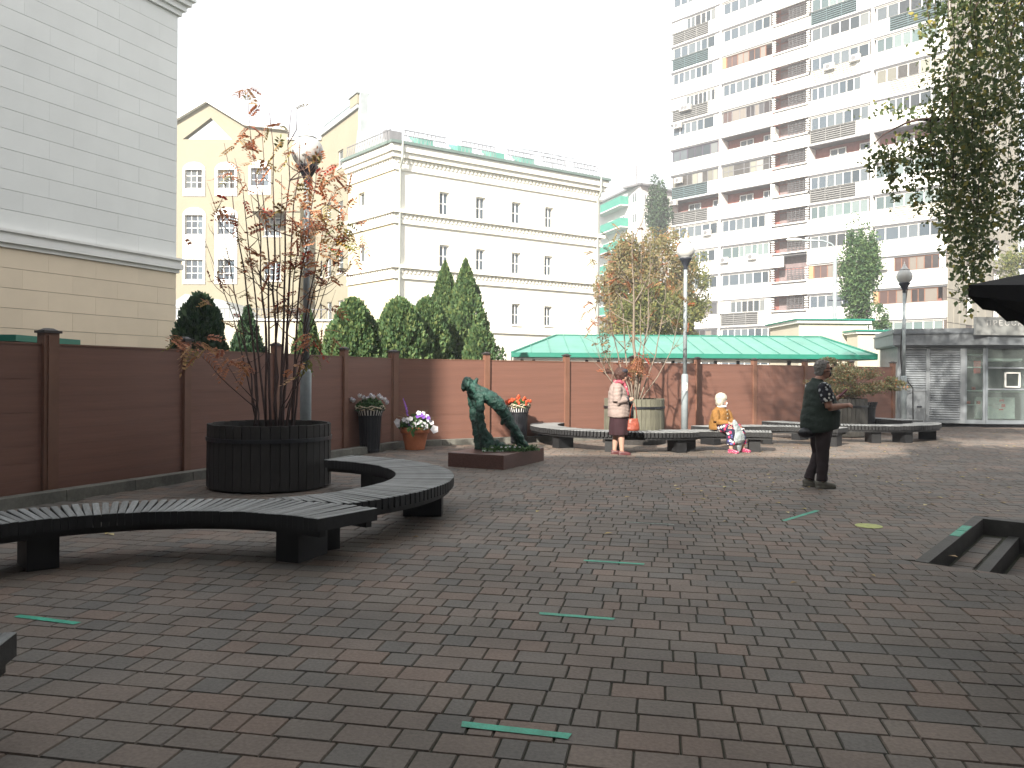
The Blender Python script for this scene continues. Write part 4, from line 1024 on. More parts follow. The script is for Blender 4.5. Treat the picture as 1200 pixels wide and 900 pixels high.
fm = {'W': 'white', 'C': 'white', 'B': 'greyframe', 'P': 'purple', 'G': 'greyframe', 'D': 'greyframe', 'L': 'white', 'X': 'white', 'O': 'brown', 'Q': 'white', 'K': 'white', 'Y': 'brown'}
trr = random.Random(21)
for k in range(-1, NK - 1):
    zt_ = H0 + HS * k; zw = zt_ - 1.32; zp = zw - 1.42            # window head, window sill, foot of parapet
    for u0, u1, bi in bays:
        sty = style[bi][k] if k >= 0 else 'W'; pr_ = para[bi][k] if k >= 0 else 'S'
        # floor slab edge, coloured grey to draw the soffit's shadow line
        mb = MB(); tf.box(mb, u0 - .1, u1 + .1, zp - .09, zp, -1.3, .12); mb.build('floor_slab', 'greyframe', twr, world=True)
        mb = MB(); tf.box(mb, u0 - .1, u1 + .1, zw - .001, zw + .045, -.1, .16); mb.build('sill_rail', 'latt', twr, world=True)
        lat0, lat1 = (u0, u0)
        if pr_ == 'L': lat0, lat1 = (u0 + .15, u0 + (u1 - u0) * .78) if bi != 3 else (u0 + (u1 - u0) * .22, u1 - .1)
        if sty == 'R' and bi == 1: pass
        if pr_ == 'S':
            mb = MB(); tf.box(mb, u0 - .12, u1 + .12, zp, zw, -.06, .14); mb.build('parapet', 'white', twr, world=True)
        else:
            mb = MB()
            if lat0 > u0 + .3: tf.box(mb, u0 - .12, lat0, zp, zw, -.06, .14)
            if lat1 < u1 - .3: tf.box(mb, lat1, u1 + .12, zp, zw, -.06, .14)
            tf.box(mb, lat0, lat1, zp, zp + .1, -.06, .13); mb.build('parapet', 'white', twr, world=True)
            mb = MB(); nb = 7
            for j in range(nb): z = zp + .16 + (zw - zp - .2) * j / (nb - 1); tf.box(mb, lat0, lat1, z - .045, z + .045, .02, .10)
            for j in range(4): u = lat0 + (lat1 - lat0) * j / 3; tf.box(mb, u - .03, u + .03, zp + .1, zw, .025, .09)
            lm = {(0, 6): 'lattblue', (0, 11): 'lattblue', (1, 14): 'lattblue', (2, 11): 'lattblue', (3, 10): 'lattblue', (0, 5): 'latt', (3, 4): 'lattpale', (3, 8): 'lattpale', (2, 9): 'lattpale'}.get((bi, k), 'latt')
            lo = mb.build('lattice', lm, twr, world=True)
            mb = MB(); tf.box(mb, lat0, lat1, zp + .1, zw, -.05, .0); mb.build('lattice_backing', 'lattdark' if lm != 'lattpale' else 'lattpale', lo, world=True)
        if sty == 'R':
            # open loggia: side walls, windows on the brick wall behind
            for uu in (u0 - .16, u1 + .02): m3 = MB(); tf.box(m3, uu, uu + .16, zw, zt_ + .02, -1.3, .1); m3.build('side_fin', 'white', twr, world=True)
            z0_ = zw - .5
            tf.window(twr, u0 + 1.5, u0 + 3.1, z0_, zt_ - .25, o=-1.25, nv=2, gl='win', fw=.1, mw=.09); tf.window(twr, u1 - 1.5, u1 - .3, z0_, zt_ - .25, o=-1.25, nv=2, gl='winblue', fw=.1, mw=.09)
        else:
            nv = {'W': 6, 'C': 7, 'B': 8, 'P': 6, 'G': 7, 'D': 9, 'L': 6, 'X': 6, 'O': 6, 'Q': 5, 'K': 6, 'Y': 5}[sty] + trr.choice((0, 0, 1))
            ua, ub = u0 + .12, u1 - .12; zh = zt_ - .04
            if sty in 'XY': ua = u0 + (u1 - u0) * trr.choice((.2, .3)); ub = u1 - .5; m3 = MB(); tf.box(m3, u0 + .02, ua, zw, zh, -.3, .05); m3.build('infill_panel', 'white', twr, world=True); m3 = MB(); tf.box(m3, ub, u1, zw, zh, -.3, .05); m3.build('infill_panel', 'white', twr, world=True)
            elif sty == 'O': m3 = MB(); tf.box(m3, u0 + .05, u0 + .5, zw, zh, -.2, .06); m3.build('infill_panel', 'orange', twr, world=True); ua += .4; ub -= .5
            elif trr.random() < .25:
                cut = trr.uniform(.3, .9); m3 = MB(); tf.box(m3, u1 - cut, u1, zw, zh, -.2, .05); m3.build('infill_panel', 'white', twr, world=True); ub = u1 - cut
            vs = None
            if trr.random() < .4:
                cuts = sorted(trr.uniform(.08, .92) for _ in range(nv - 1)); reg = [i / nv for i in range(1, nv)]; vs = [0] + [.75 * r_ + .25 * c_ for r_, c_ in zip(reg, cuts)] + [1]
            tf.window(twr, ua, ub, zw, zh, o=-.06, nv=nv, nh=1 if sty in 'G' else 0, fr=fm[sty], gl=gm[sty], fw=.09, mw=.08 if fm[sty] == 'white' else .07, vs=vs)
            m3 = MB(); tf.box(m3, u0 - .1, u1 + .1, zt_ - .04, zt_ + .02, -.3, .1); m3.build('window_head', trr.choice(('tile2', 'greyframe', 'greyframe')), twr, world=True)
    # fins between bays
    for ua in (6.17, 22.24):
        mb = MB(); tf.box(mb, ua, ua + .26, zp, zt_ + .16, -.5, .10); mb.build('fin', 'white', twr, world=True)
    # stair loggia bay
    l0, l1 = 12.45, 16.1
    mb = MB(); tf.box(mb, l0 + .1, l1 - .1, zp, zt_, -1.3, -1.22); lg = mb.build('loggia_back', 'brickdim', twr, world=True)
    mb = MB()
    for j in range(7): z = zw + .1 + 1.2 * j / 6; tf.box(mb, l0 + 1.5, l1 - .1, z - .035, z + .035, -.25, -.19)
    for j in range(6): u = l0 + 1.5 + (l1 - l0 - 1.6) * j / 5; tf.box(mb, u - .03, u + .03, zw, zt_, -.24, -.2)
    mb.build('loggia_lattice', 'lattdark', twr, world=True)
    for ul in (l0 - .05, l1 - .05):
        mb = MB()
        for j in range(6): z = zw + .05 + 1.15 * j / 5; tf.box(mb, ul - .12, ul + .22, z - .05, z + .05, -.1, .06)
        mb.build('slatted_fin', 'white', twr, world=True)
    mb = MB(); tf.box(mb, l0 - .05, l1 + .05, zw - .10, zw, -1.2, .10); mb.build('loggia_rail', 'white', twr, world=True)
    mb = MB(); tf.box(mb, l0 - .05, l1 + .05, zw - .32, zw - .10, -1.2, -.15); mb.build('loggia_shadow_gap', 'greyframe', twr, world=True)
    mb = MB(); tf.box(mb, l0 - .33, l1 + .25, zp, zw - .32, -.1, .13) if k != 3 else tf.box(mb, l0 - .33, l0 + 1.2, zp, zw - .32, -.1, .13); mb.build('parapet', 'white', twr, world=True)
# air conditioners
def aircon(u, z, off=.15):
    mb = MB(); tf.box(mb, u, u + .95, z, z + .6, off, off + .38); o = mb.build('air_conditioner', 'tile2', twr, world=True)
    m2 = MB(); c = tf.at(u + .38, z + .3, off + .385); m2.prism([(0, 0)] * 3, 0, 0) if False else None
    pts = [c + tf.d * (.23 * math.cos(t)) + Vector((0, 0, .23 * math.sin(t))) for t in np.linspace(0, 2 * math.pi, 15)[:-1]]
    m2.add(pts, [tuple(range(14))]); m2.build('fan_grille', 'greyframe', o, world=True)
for px, py in ((846, 307), (878, 303), (968, 82), (998, 72), (793, 214), (792, 150), (799, 130), (803, 129), (826, 275), (1029, 315), (787, 240)):
    u, z = tf.uz(px, py); aircon(u, z - .2)
# side face of the tower
tsd = Wall((tf.at(28.8, 0).x, tf.at(28.8, 0).y), (tf.at(28.8, 0).x + back.x * 21, tf.at(28.8, 0).y + back.y * 21))
tsd.n = Vector((td.x, td.y, 0)) ; tsd.ax = (tsd.d, tsd.n, Vector((0, 0, 1)))
mb = MB(); tsd.box(mb, -.0, 21, 0, H0 + HS * (NK - 1) + 1, -.3, .03); mb.build('side_wall', 'sidejoint', twr, world=True)
edges = [.05, 1.6, 3.0, 4.8, 6.6, 8.0, 10.2, 12.4, 14.6, 16.8, 19.0, 20.9]
for k in range(NK):
    z0 = k * HS + .6
    for i in range(len(edges) - 1):
        a, b = edges[i] + .05, edges[i + 1] - .05
        if i in (3, 7): 
            tsd.window(twr, a + .4, b - .4, z0 + 1.0, z0 + 2.5, o=.06, nv=2, gl='winblue', fw=.1, mw=.09)
            mb = MB(); tsd.box(mb, a, b, z0 + .06, z0 + .98, .03, .09); mb.build('wall_tile', 'sidetile', twr, world=True)
        else:
            mb = MB(); tsd.box(mb, a, b, z0 + .06, z0 + HS - .75, .03, .09); mb.build('wall_tile', 'sidetile', twr, world=True)
            mb = MB(); tsd.box(mb, a, b, z0 + HS - .68, z0 + HS - .0, .03, .09); mb.build('wall_tile', 'sidetile', twr, world=True)
mb = MB(); tf.box(mb, -.3, 29, H0 + HS * (NK - 2) + .1, H0 + HS * (NK - 2) + 1.8, -20, .2); mb.build('roof', 'tile2', twr, world=True)

# ---------------- distant apartment block between them
da = Vector(P(750, 217, 110)); zt_ = da.z
dw1, dw2 = Wall((P(697, 300, 124).x, 124), (da.x, da.y)), Wall((da.x, da.y), (P(800, 300, 116).x, 116))
b4 = thing('distant_apartment_block', 'distant pale apartment block with green balconies beyond the trees', 'building', (da.x, da.y, 0))
mb = MB(); mb.prism([(dw1.p0.x, dw1.p0.y), (da.x, da.y), (dw2.at(dw2.L, 0).x, dw2.at(dw2.L, 0).y), (dw2.at(dw2.L, 0).x - 3, 135)], 0, zt_); mb.build('wall', 'distant', b4, world=True)
mb = MB(); dw1.box(mb, -.3, dw1.L + .3, zt_, zt_ + .25, -3, .4); dw2.box(mb, -.3, dw2.L + .3, zt_ + .002, zt_ + .252, -3, .4); mb.build('roof_edge', 'greyframe', b4, world=True)
for r_ in range(7):
    for x0, x1, wl in ((713, 719, dw1), (727, 733, dw1), (741, 746.5, dw1), (755, 760, dw2), (768, 773, dw2)):
        a, z1 = wl.uz(x0, 237 + r_ * 23.5 - (6 if x0 > 720 else 0) - (4 if x0 > 740 else 0)); b, _ = wl.uz(x1, 240); wl.window(b4, a, b, z1 - 1.5, z1, o=.01, nv=2, gl='win', fw=.12, mw=.1)
    u0, z = dw1.uz(706, 254 + r_ * 23.5 - 5); u1, _ = dw1.uz(737, 250)
    mb = MB(); dw1.box(mb, u0, u1, z - .6, z + .6, .1, 1.3); mb.build('balcony', 'distgreen', b4, world=True)
    mb = MB(); dw1.box(mb, u0, u1, z - .75, z - .6, 0, 1.35); mb.build('balcony_slab', 'distant', b4, world=True)
mb = MB(); p = dw1.at(dw1.L - 3, zt_, -1); mb.bar(p, p + Vector((0, 0, 3.6)), .14); mb.bar(p + Vector((-.5, 0, 2.2)), p + Vector((.5, 0, 2.2)), .09); mb.build('aerial', 'greyframe', b4, world=True)

# ---------------- annex with green cap
an = thing('cream_annex', 'low cream annex with stepped green coping behind the pavilion roof', 'building', (14, 36, 0))
aw = Wall((P(936, 400, 36).x, 36), (P(1016, 400, 36).x, 36)); z1 = aw.uz(975, 379)[1]
mb = MB(); aw.box(mb, 0, aw.L, 0, z1, -4, 0); mb.build('wall', 'annex', an, world=True)
mb = MB(); aw.box(mb, -.12, aw.L + .15, z1, z1 + .14, -4.1, .14); mb.build('cornice', 'white', an, world=True)
mb = MB(); aw.box(mb, -.2, aw.L + .25, z1 + .14, z1 + .20, -4.2, .22); mb.build('coping', 'tealdark', an, world=True)
aw2 = Wall((P(1005, 400, 34.6).x, 34.6), (P(1080, 400, 34.6).x, 34.6)); z2 = aw2.uz(1025, 391)[1]
mb = MB(); aw2.box(mb, 0, aw2.L, 0, z2, -1.1, 0); mb.build('wall', 'annex', an, world=True)
mb = MB(); aw2.box(mb, -.1, aw2.L, z2, z2 + .09, -1.2, .12); mb.build('cornice', 'white', an, world=True)
mb = MB(); aw2.box(mb, -.15, aw2.L, z2 + .09, z2 + .16, -1.25, .18); mb.build('coping', 'tealdark', an, world=True)
a, z_ = aw2.uz(1030, 403); b, _ = aw2.uz(1034, 403)
mb = MB(); aw2.box(mb, a, b, 0, z_, 0, .06); mb.build('drainpipe', 'pipe', an, world=True)
w_ = px_win(aw2, 1046, 411, 1052, 424); aw2.window(an, *w_, o=.0, nv=2, nh=2, gl='windark')
mb = MB(); a, z_ = aw2.uz(1042, 413); aw2.box(mb, a - .15, a + .1, z_ - .12, z_ + .1, .0, .05); mb.build('notice', 'orange', an, world=True)

# ============================================================ GREEN PAVILION
pv = thing('green_pavilion', 'long open pavilion with a teal standing seam metal roof behind the fence', 'pavilion', (6, 29.5, 0))
YE, YR = 28.2, 31.8; xa, xb = P(600, 417, YE).x, P(1027, 417, YE).x
zE = 2.36; xr0, xr1 = P(652, 392, YR).x, P(962, 392, YR).x; zR = CH + (HY - 392.5) / F * YR
def roofpt(x, t): return Vector((x, YE + (YR - YE) * t, zE + (zR - zE) * t))
def tmax(x):
    if x < xr0: return max(0, (x - xa) / (xr0 - xa))
    if x > xr1: return max(0, (xb - x) / (xb - xr1))
    return 1
nP = 19; xs = [xa + (xb - xa) * i / nP for i in range(nP + 1)]
for i in range(nP):
    x0, x1 = xs[i], xs[i + 1]; tp = [(x0, 0), (x1, 0), (x1, tmax(x1))]
    for xr in (xr1, xr0):
        if x0 < xr < x1: tp.append((xr, 1))
    tp.append((x0, tmax(x0))); pts = [roofpt(x, t) for x, t in tp]; dn = Vector((0, .0, -.04)); n_ = len(pts)
    mb = MB(); mb.add(pts + [p + dn for p in pts], [tuple(range(n_)), tuple(reversed(range(n_, 2 * n_)))] + [(j, (j + 1) % n_, n_ + (j + 1) % n_, n_ + j) for j in range(n_)])
    if tmax(x0) > .05: mb.bar(roofpt(x0, 0) + Vector((0, 0, .018)), roofpt(x0, tmax(x0)) + Vector((0, 0, .018)), .022, .045)
    mb.build('roof_panel', 'teal', pv, world=True)
YB = YR + 3.6
for nm, q in (('hip_slope', [roofpt(xa, 0), roofpt(xr0, 1), Vector((xa, YB, zE))]), ('hip_slope', [roofpt(xb, 0), Vector((xb, YB, zE)), roofpt(xr1, 1)]), ('rear_slope', [roofpt(xr0, 1), roofpt(xr1, 1), Vector((xb, YB, zE)), Vector((xa, YB, zE))])):
    MB().add(q, [tuple(range(len(q)))]).build(nm, 'teal', pv, world=True)
mb = MB()
for p, q in ((roofpt(xa, 0), roofpt(xr0, 1)), (roofpt(xr0, 1), roofpt(xr1, 1)), (roofpt(xr1, 1), roofpt(xb, 0))): mb.bar(p + Vector((0, 0, .02)), q + Vector((0, 0, .02)), .12, .04)
mb.build('ridge_cap', 'tealdark', pv, world=True)
mb = MB(); mb.box(((xa + xb) / 2, YE - .03, zE - .07), (xb - xa + .06, .05, .16)); mb.box((xb + .01, (YE + YB) / 2, zE - .09), (.05, YB - YE, .16)); mb.box((xa - .01, (YE + YB) / 2, zE - .09), (.05, YB - YE, .16)); mb.build('fascia', 'tealdark', pv, world=True)
mb = MB(); mb.box(((xa + xb) / 2, (YE + YB) / 2, zE - .16), (xb - xa - .1, YB - YE - .1, .03)); mb.build('ceiling', 'kioskdark', pv, world=True)
for px in (612, 626, 690, 706, 752, 797, 812, 843, 872, 925, 960, 992):
    x = P(px, 420, 29).x; mb = MB(); mb.box((x, 28.8 + (px % 7) * .25, 1.08), (.11, .11, 2.15)); mb.build('post', 'lampdark', pv, world=True)
bfn = thing('railing_fence', 'dark metal railing standing under the rear of the green pavilion', 'railing', (6, 33.5, 0))
for i in range(9):
    x0 = xa + .2 + i * 1.42; mb = MB()
    for j in range(10): mb.bar((x0 + j * .14, 33.5, .2), (x0 + j * .14, 33.5, 2.05), .022)
    mb.bar((x0 - .06, 33.5, 2.0), (x0 + 1.34, 33.5, 2.0), .04); mb.bar((x0 - .06, 33.5, .3), (x0 + 1.34, 33.5, .3), .04)
    mb.build('railing_panel', 'lampdark', bfn, world=True)
gw = thing('garden_wall', 'white rendered wall glimpsed under the green pavilion roof', 'wall', (6, 40, 0))
mb = MB(); mb.box((5, 41, 1.1), (17, .3, 2.2)); mb.build('wall', 'whitewall', gw, world=True)

# ============================================================ STREET LAMP BEYOND
sl = thing('street_lamp', 'tall grey street lamp with a curved arm in front of the tower', 'street lamp', (P(978, 375, 45).x, 45, 0))
x0 = sl.location.x; zt2 = P(978, 291, 45).z; h_ = P(931, 281, 45)
mb = MB(); mb.tube([(0, 0, 0), (0, 0, zt2)], [.16, .10], 10); mb.build('pole', 'lampgrey', sl)
mb = MB(); mb.tube([(0, 0, zt2 - .3), (0, 0, zt2), (-.2, 0, zt2 + .25), (-.7, 0, zt2 + .42), (h_.x - x0 + .4, 0, h_.z - .02)], .055, 8); mb.build('arm', 'lampgrey', sl, True)
mb = MB(); mb.ball((h_.x - x0, 0, h_.z), (.48, .17, .10), 12, 8); mb.build('lamp_head', 'white', sl, True)
mb = MB(); mb.box((.1, 0, P(978, 352, 45).z), (.9, .08, .06)); mb.build('bracket', 'lampdark', sl)

# ============================================================ PRESS KIOSK
K = [Vector((12.62, 25.95, 0)), Vector((14.42, 25.3, 0)), Vector((14.98, 25.12, 0)), Vector((16.38, 25.18, 0)), Vector((17.1, 26.2, 0)), Vector((17.1, 28.6, 0)), Vector((13.4, 28.9, 0))]
kk = thing('press_kiosk', 'grey metal newspaper kiosk with rolled-down shutters and a glazed corner', 'kiosk', (14.42, 25.3, 0))
zk = 2.62
mb = MB(); mb.prism([(p.x + (.05 if p.x < 14 else 0), p.y + .12) for p in K], -.02, .12); mb.build('plinth', 'black', kk, world=True)
ctr = Vector((15.2, 27, 0))
def kwall(i): return Wall((K[i].x, K[i].y), (K[i + 1].x, K[i + 1].y))
k0, k1, k2, k3 = kwall(0), kwall(1), kwall(2), kwall(3)
for i in range(4, 7):
    a, b = K[i], K[(i + 1) % 7]; mb = MB(); mb.quad(a + Vector((0, 0, .12)), b + Vector((0, 0, .12)), b + Vector((0, 0, zk)), a + Vector((0, 0, zk))); mb.build('rear_wall', 'kiosk', kk, world=True)
def fascia(z0, z1, o, mt, nm):
    pts = []
    for p in K: d = (p - ctr).normalized(); pts.append((p.x + d.x * o, p.y + d.y * o))
    MB().prism(pts, z0, z1).build(nm, mt, kk, world=True)
fascia(zk, zk + .36, .22, 'kiosk', 'fascia'); fascia(zk + .36, zk + .41, .26, 'kioskdark', 'fascia_trim'); fascia(zk + .41, zk + .53, .18, 'kiosk', 'roof_edge'); fascia(zk - .04, zk, .16, 'kioskdark', 'soffit_trim')
# shutters on the left face
L0 = k0.L
def shutter(u0, u1, z0, z1):
    n_ = max(4, int((z1 - z0) / .075)); mb = MB(); vs = []
    for j in range(n_):
        za, zb = z0 + (z1 - z0) * j / n_, z0 + (z1 - z0) * (j + 1) / n_; zm = (za + zb) / 2
        mb.quad(k0.at(u0, za, -.02), k0.at(u1, za, -.02), k0.at(u1, zm, .008), k0.at(u0, zm, .008)); mb.quad(k0.at(u0, zm, .008), k0.at(u1, zm, .008), k0.at(u1, zb, -.02), k0.at(u0, zb, -.02))
    mb.build('roller_shutter', 'kiosk', kk, world=True)
shutter(.08, .82, 1.22, zk - .12); shutter(.93, L0 - .12, .22, zk - .12)
for a, b, z0, z1 in ((-.02, .08, .12, zk), (.82, .93, .12, zk), (L0 - .12, L0 + .02, .12, zk), (.08, .82, 1.14, 1.22), (.93, L0 - .12, .12, .22), (.08, L0 - .12, zk - .12, zk)):
    mb = MB(); k0.box(mb, a, b, z0, z1, -.04, .035); mb.build('frame_bar', 'kiosk', kk, world=True)
mb = MB(); k0.box(mb, .085, .815, .13, 1.135, -.03, .012); d_ = mb.build('door', 'kiosk', kk, world=True)
mb = MB(); k0.box(mb, .56, .70, .62, .66, .012, .06); mb.build('handle', 'lampdark', d_, world=True)
# glazed faces
for wl, n_ in ((k1, 1), (k2, 1)):
    for a, b, z0, z1 in ((.0, .07, .12, zk), (wl.L - .07, wl.L, .12, zk), (.07, wl.L - .07, .12, .24), (.07, wl.L - .07, zk - .12, zk)):
        mb = MB(); wl.box(mb, a, b, z0, z1, -.05, .03); mb.build('frame_bar', 'kioskdark', kk, world=True)
    mb = MB(); wl.box(mb, .07, wl.L - .07, .24, zk - .12, -.012, -.004); mb.build('pane', 'kglass', kk, world=True)
for z in (1.22, 1.90):
    mb = MB(); k2.box(mb, .07, k2.L - .07, z - .025, z + .025, -.045, .025); mb.build('frame_bar', 'kiosk', kk, world=True)
for a, b, z0, z1 in ((.62, 1.12, 1.28, 1.32), (.62, 1.12, 1.72, 1.76), (.62, .66, 1.28, 1.76), (1.08, 1.12, 1.28, 1.76)):
    mb = MB(); k2.box(mb, a, b, z0, z1, -.02, .04); mb.build('hatch_frame', 'white', kk, world=True)
for z in (.7, 1.15, 1.9, 2.3):
    mb = MB(); k1.box(mb, .05, k1.L - .05, z, z + .03, -.5, -.05); mb.build('shelf', 'paper', kk, world=True)
# interior: back panel, shelves, magazines
mb = MB(); k2.box(mb, -.6, k2.L, .14, zk - .05, -1.3, -1.25); mb.build('inner_wall', 'kioskin', kk, world=True)
mb = MB(); k2.box(mb, .05, k2.L - .05, .26, .95, -.62, -.55); k2.box(mb, .05, k2.L - .05, 1.12, 1.18, -.9, -.06); mb.build('counter', 'paper', kk, world=True)
mb = MB(); k2.box(mb, .1, k2.L - .1, 2.12, 2.2, -1.0, -.15); mb.build('upper_shelf', 'paper', kk, world=True)
for _ in range(16):
    u = rr.uniform(.2, k2.L - .3); z = rr.uniform(.5, .9); mb = MB(); k2.box(mb, u, u + rr.uniform(.08, .16), z, z + rr.uniform(.03, .1), -.54, -.53 + .01 * (_ % 3)); mb.build('magazine', rr.choice(('redprint', 'paper', 'tile2')), kk, world=True)
for _ in range(3):
    mb = MB(); k1.box(mb, .12 + _ * .14, .2 + _ * .14, .74 + .46 * (_ == 1), .83 + .46 * (_ == 1), -.25, -.1); mb.build('goods', 'redprint', kk, world=True)
mb = MB(); k1.box(mb, .28, .47, 1.72, 2.12, -.1, -.06); mb.build('poster', 'redprint', kk, world=True)
# sign board with the word
sg = Wall((K[2].x - .05, K[2].y - .30), (K[3].x + .5, K[3].y - .28))
mb = MB(); sg.box(mb, -.45, sg.L + .2, zk + .30, zk + .86, -.1, 0); sgo = mb.build('sign_board', 'signpanel', kk, world=True)
def word(txt, wl, u, z, size, mt, parent, o=.006):
    cu = bpy.data.curves.new('lettering', 'FONT'); cu.body = txt; cu.size = size; cu.extrude = .004; cu.space_character = 1.35
    me = modelled(bpy.data.objects.new('letters', cu)); me.materials.clear()
    ob = bpy.data.objects.new('lettering', me); COL.objects.link(ob)
    p = wl.at(u, z, o); ob.parent = parent; ob.location = p - root_loc(parent); ob.rotation_euler = (R(90), 0, math.atan2(wl.d.y, wl.d.x)); me.materials.append(M[mt]); return ob
word('ПРЕССА', sg, -.12, zk + .60, .235, 'white', sgo)
k5 = thing('neighbouring_kiosk', 'pale and blue edge of a second kiosk at the right border', 'kiosk', (17.3, 25.2, 0))
mb = MB(); mb.box((.9, 1.0, 1.25), (1.6, 1.6, 2.4)); mb.build('wall', 'kiosk', k5)
mb = MB(); mb.box((.8, .1, 2.75), (1.9, .12, .62)); s5 = mb.build('sign_board', 'winblue', k5)
mb = MB(); mb.box((.2, .17, 1.25), (.35, .04, 2.0)); mb.build('window', 'kioskdark', k5)

# ============================================================ UNSEEN BLOCKS (added to cast the courtyard's shade and cut sky light)
bb = thing('shade_block', 'unseen dark block added behind the viewpoint to shade the courtyard', 'building', (-12, -7, 0))
for x0, x1, hh, dp in ((-44, -13.4, 19.6, 10), (-13.39, 24, 14.9, 9)):
    wl = Wall((x1, -7), (x0, -7)); wl.n = Vector((0, 1, 0)); wl.ax = (wl.d, wl.n, Vector((0, 0, 1)))
    mb = MB(); mb.prism([(x0, -7), (x0, -7 - dp), (x1 - (.476 * dp if hh > 18 else 0), -7 - dp), (x1, -7)], 0, hh); mb.build('wall', 'shadeblock', bb, world=True)  # tall part's slanted side follows the sun for a straight shadow edge
    for zz in np.arange(1.5, hh - 2, 3.0):
        for u in np.arange(1.5, wl.L - 2, 3.2): wl.window(bb, u, u + 1.4, zz, zz + 1.5, o=.01, nv=2, gl='windark')

rb = thing('side_sky_blocker', 'unseen dark block added along the right side to cut sky light', 'building', (14, 4, 0))  # added out of view to keep sky light off the left fence
wl = Wall((13.5, -6), (13.5, 12.5)); wl.n = Vector((-1, 0, 0)); wl.ax = (wl.d, wl.n, Vector((0, 0, 1)))
mb = MB(); mb.box((19.5, 3.25, 7), (12, 18.5, 14)); mb.build('wall', 'shadeblock', rb, world=True)
for zz in np.arange(1.5, 12, 3.0):
    for u in np.arange(1.5, wl.L - 2, 3.2): wl.window(rb, u, u + 1.4, zz, zz + 1.5, o=.01, nv=2, gl='windark')

# ============================================================ ROWANS
def curve_pts(a, b, bow, n=9, wob=.03):
    a, b = Vector(a), Vector(b); out = []
    for i in range(n):
        s_ = i / (n - 1); p = a.lerp(b, s_) + Vector(bow) * math.sin(math.pi * s_)
        if 0 < i < n - 1: p += Vector((rr.gauss(0, wob), rr.gauss(0, wob), 0)) * .6
        out.append(p)
    return out
def compound(leaves, size=.17, pairs=5):
    """feather-shaped leaves: a thin stalk with leaflets joined to it, one island per leaf"""
    V, Fc = [], []
    for pos, d in leaves:
        d = Vector(d).normalized(); L = size * rr.uniform(.7, 1.2); up = Vector((rr.gauss(0, .5), rr.gauss(0, .5), 1)).normalized()
        s_ = d.cross(up).normalized(); o = len(V); pos = Vector(pos); nst = pairs + 2
        for i in range(nst):
            t = i / (nst - 1); p = pos + d * L * t + Vector((0, 0, -.35 * L * t * t)); V.append(p + s_ * .0022); V.append(p - s_ * .0022)
        for i in range(nst - 1): Fc.append((o + 2 * i, o + 2 * i + 1, o + 2 * i + 3, o + 2 * i + 2))
        ll = L * .36
        for i in range(1, nst - 1):
            for sd_ in (1, -1):
                b = V[o + 2 * i]; dd = (s_ * sd_ + d * .55 + Vector((0, 0, -.25 + rr.gauss(0, .15)))).normalized(); q = dd.cross(up).normalized() * ll * .27
                k = len(V); V += [b + dd * ll * .5 + q, b + dd * ll, b + dd * ll * .5 - q]
                Fc.append((o + 2 * i if sd_ > 0 else o + 2 * i + 1, k, k + 1, k + 2))
        b = V[-1]; i = nst - 1; b = V[o + 2 * i]; k = len(V); V += [b + d * ll * .5 + s_ * ll * .19, b + d * ll, b + d * ll * .5 - s_ * ll * .19]; Fc.append((o + 2 * i, k, k + 1, k + 2))
    return np.array([tuple(v) for v in V]), np.array(Fc)
def foliage(name, leaves, mt, parent, size):
    if not leaves: return
    v, f = compound(leaves, size); me = npmesh(name, v, f); link(name, me, mt, parent, world=True, kind='stuff')
rw = thing('rowan_tree', 'many-stemmed rowan with sparse red and orange leaves in the dark tub', 'tree', (T1[0], T1[1], .76), 0)
red, green, stem_ends = [], [], []
def twig_leaves(path, lst, n, spread=.5, size=.0, start=.35):
    for _ in range(n):
        s_ = rr.uniform(start, 1); i = min(int(s_ * (len(path) - 1)), len(path) - 2); p = path[i].lerp(path[i + 1], rr.random())
        d = (path[-1] - path[0]).normalized() + Vector((rr.gauss(0, spread), rr.gauss(0, spread), rr.gauss(-.2, spread))) * 1.6; lst.append((p, d))
stems = [(312, 495, 290, 103, .014, 10), (306, 495, 262, 168, .017, 6), (300, 495, 245, 215, .013, 3), (302, 495, 232, 262, .011, 2), (318, 495, 305, 150, .018, 5), (324, 495, 316, 132, .020, 6), (330, 495, 341, 128, .020, 5), (335, 495, 352, 165, .022, 12),
         (338, 495, 372, 178, .018, 12), (341, 495, 388, 225, .015, 12), (333, 495, 398, 262, .013, 10), (310, 495, 275, 185, .016, 4), (322, 495, 330, 205, .016, 6), (340, 495, 402, 285, .012, 8), (308, 495, 258, 300, .010, 4), (328, 495, 362, 240, .015, 8), (313, 495, 296, 230, .015, 5), (345, 495, 412, 235, .010, 5)]
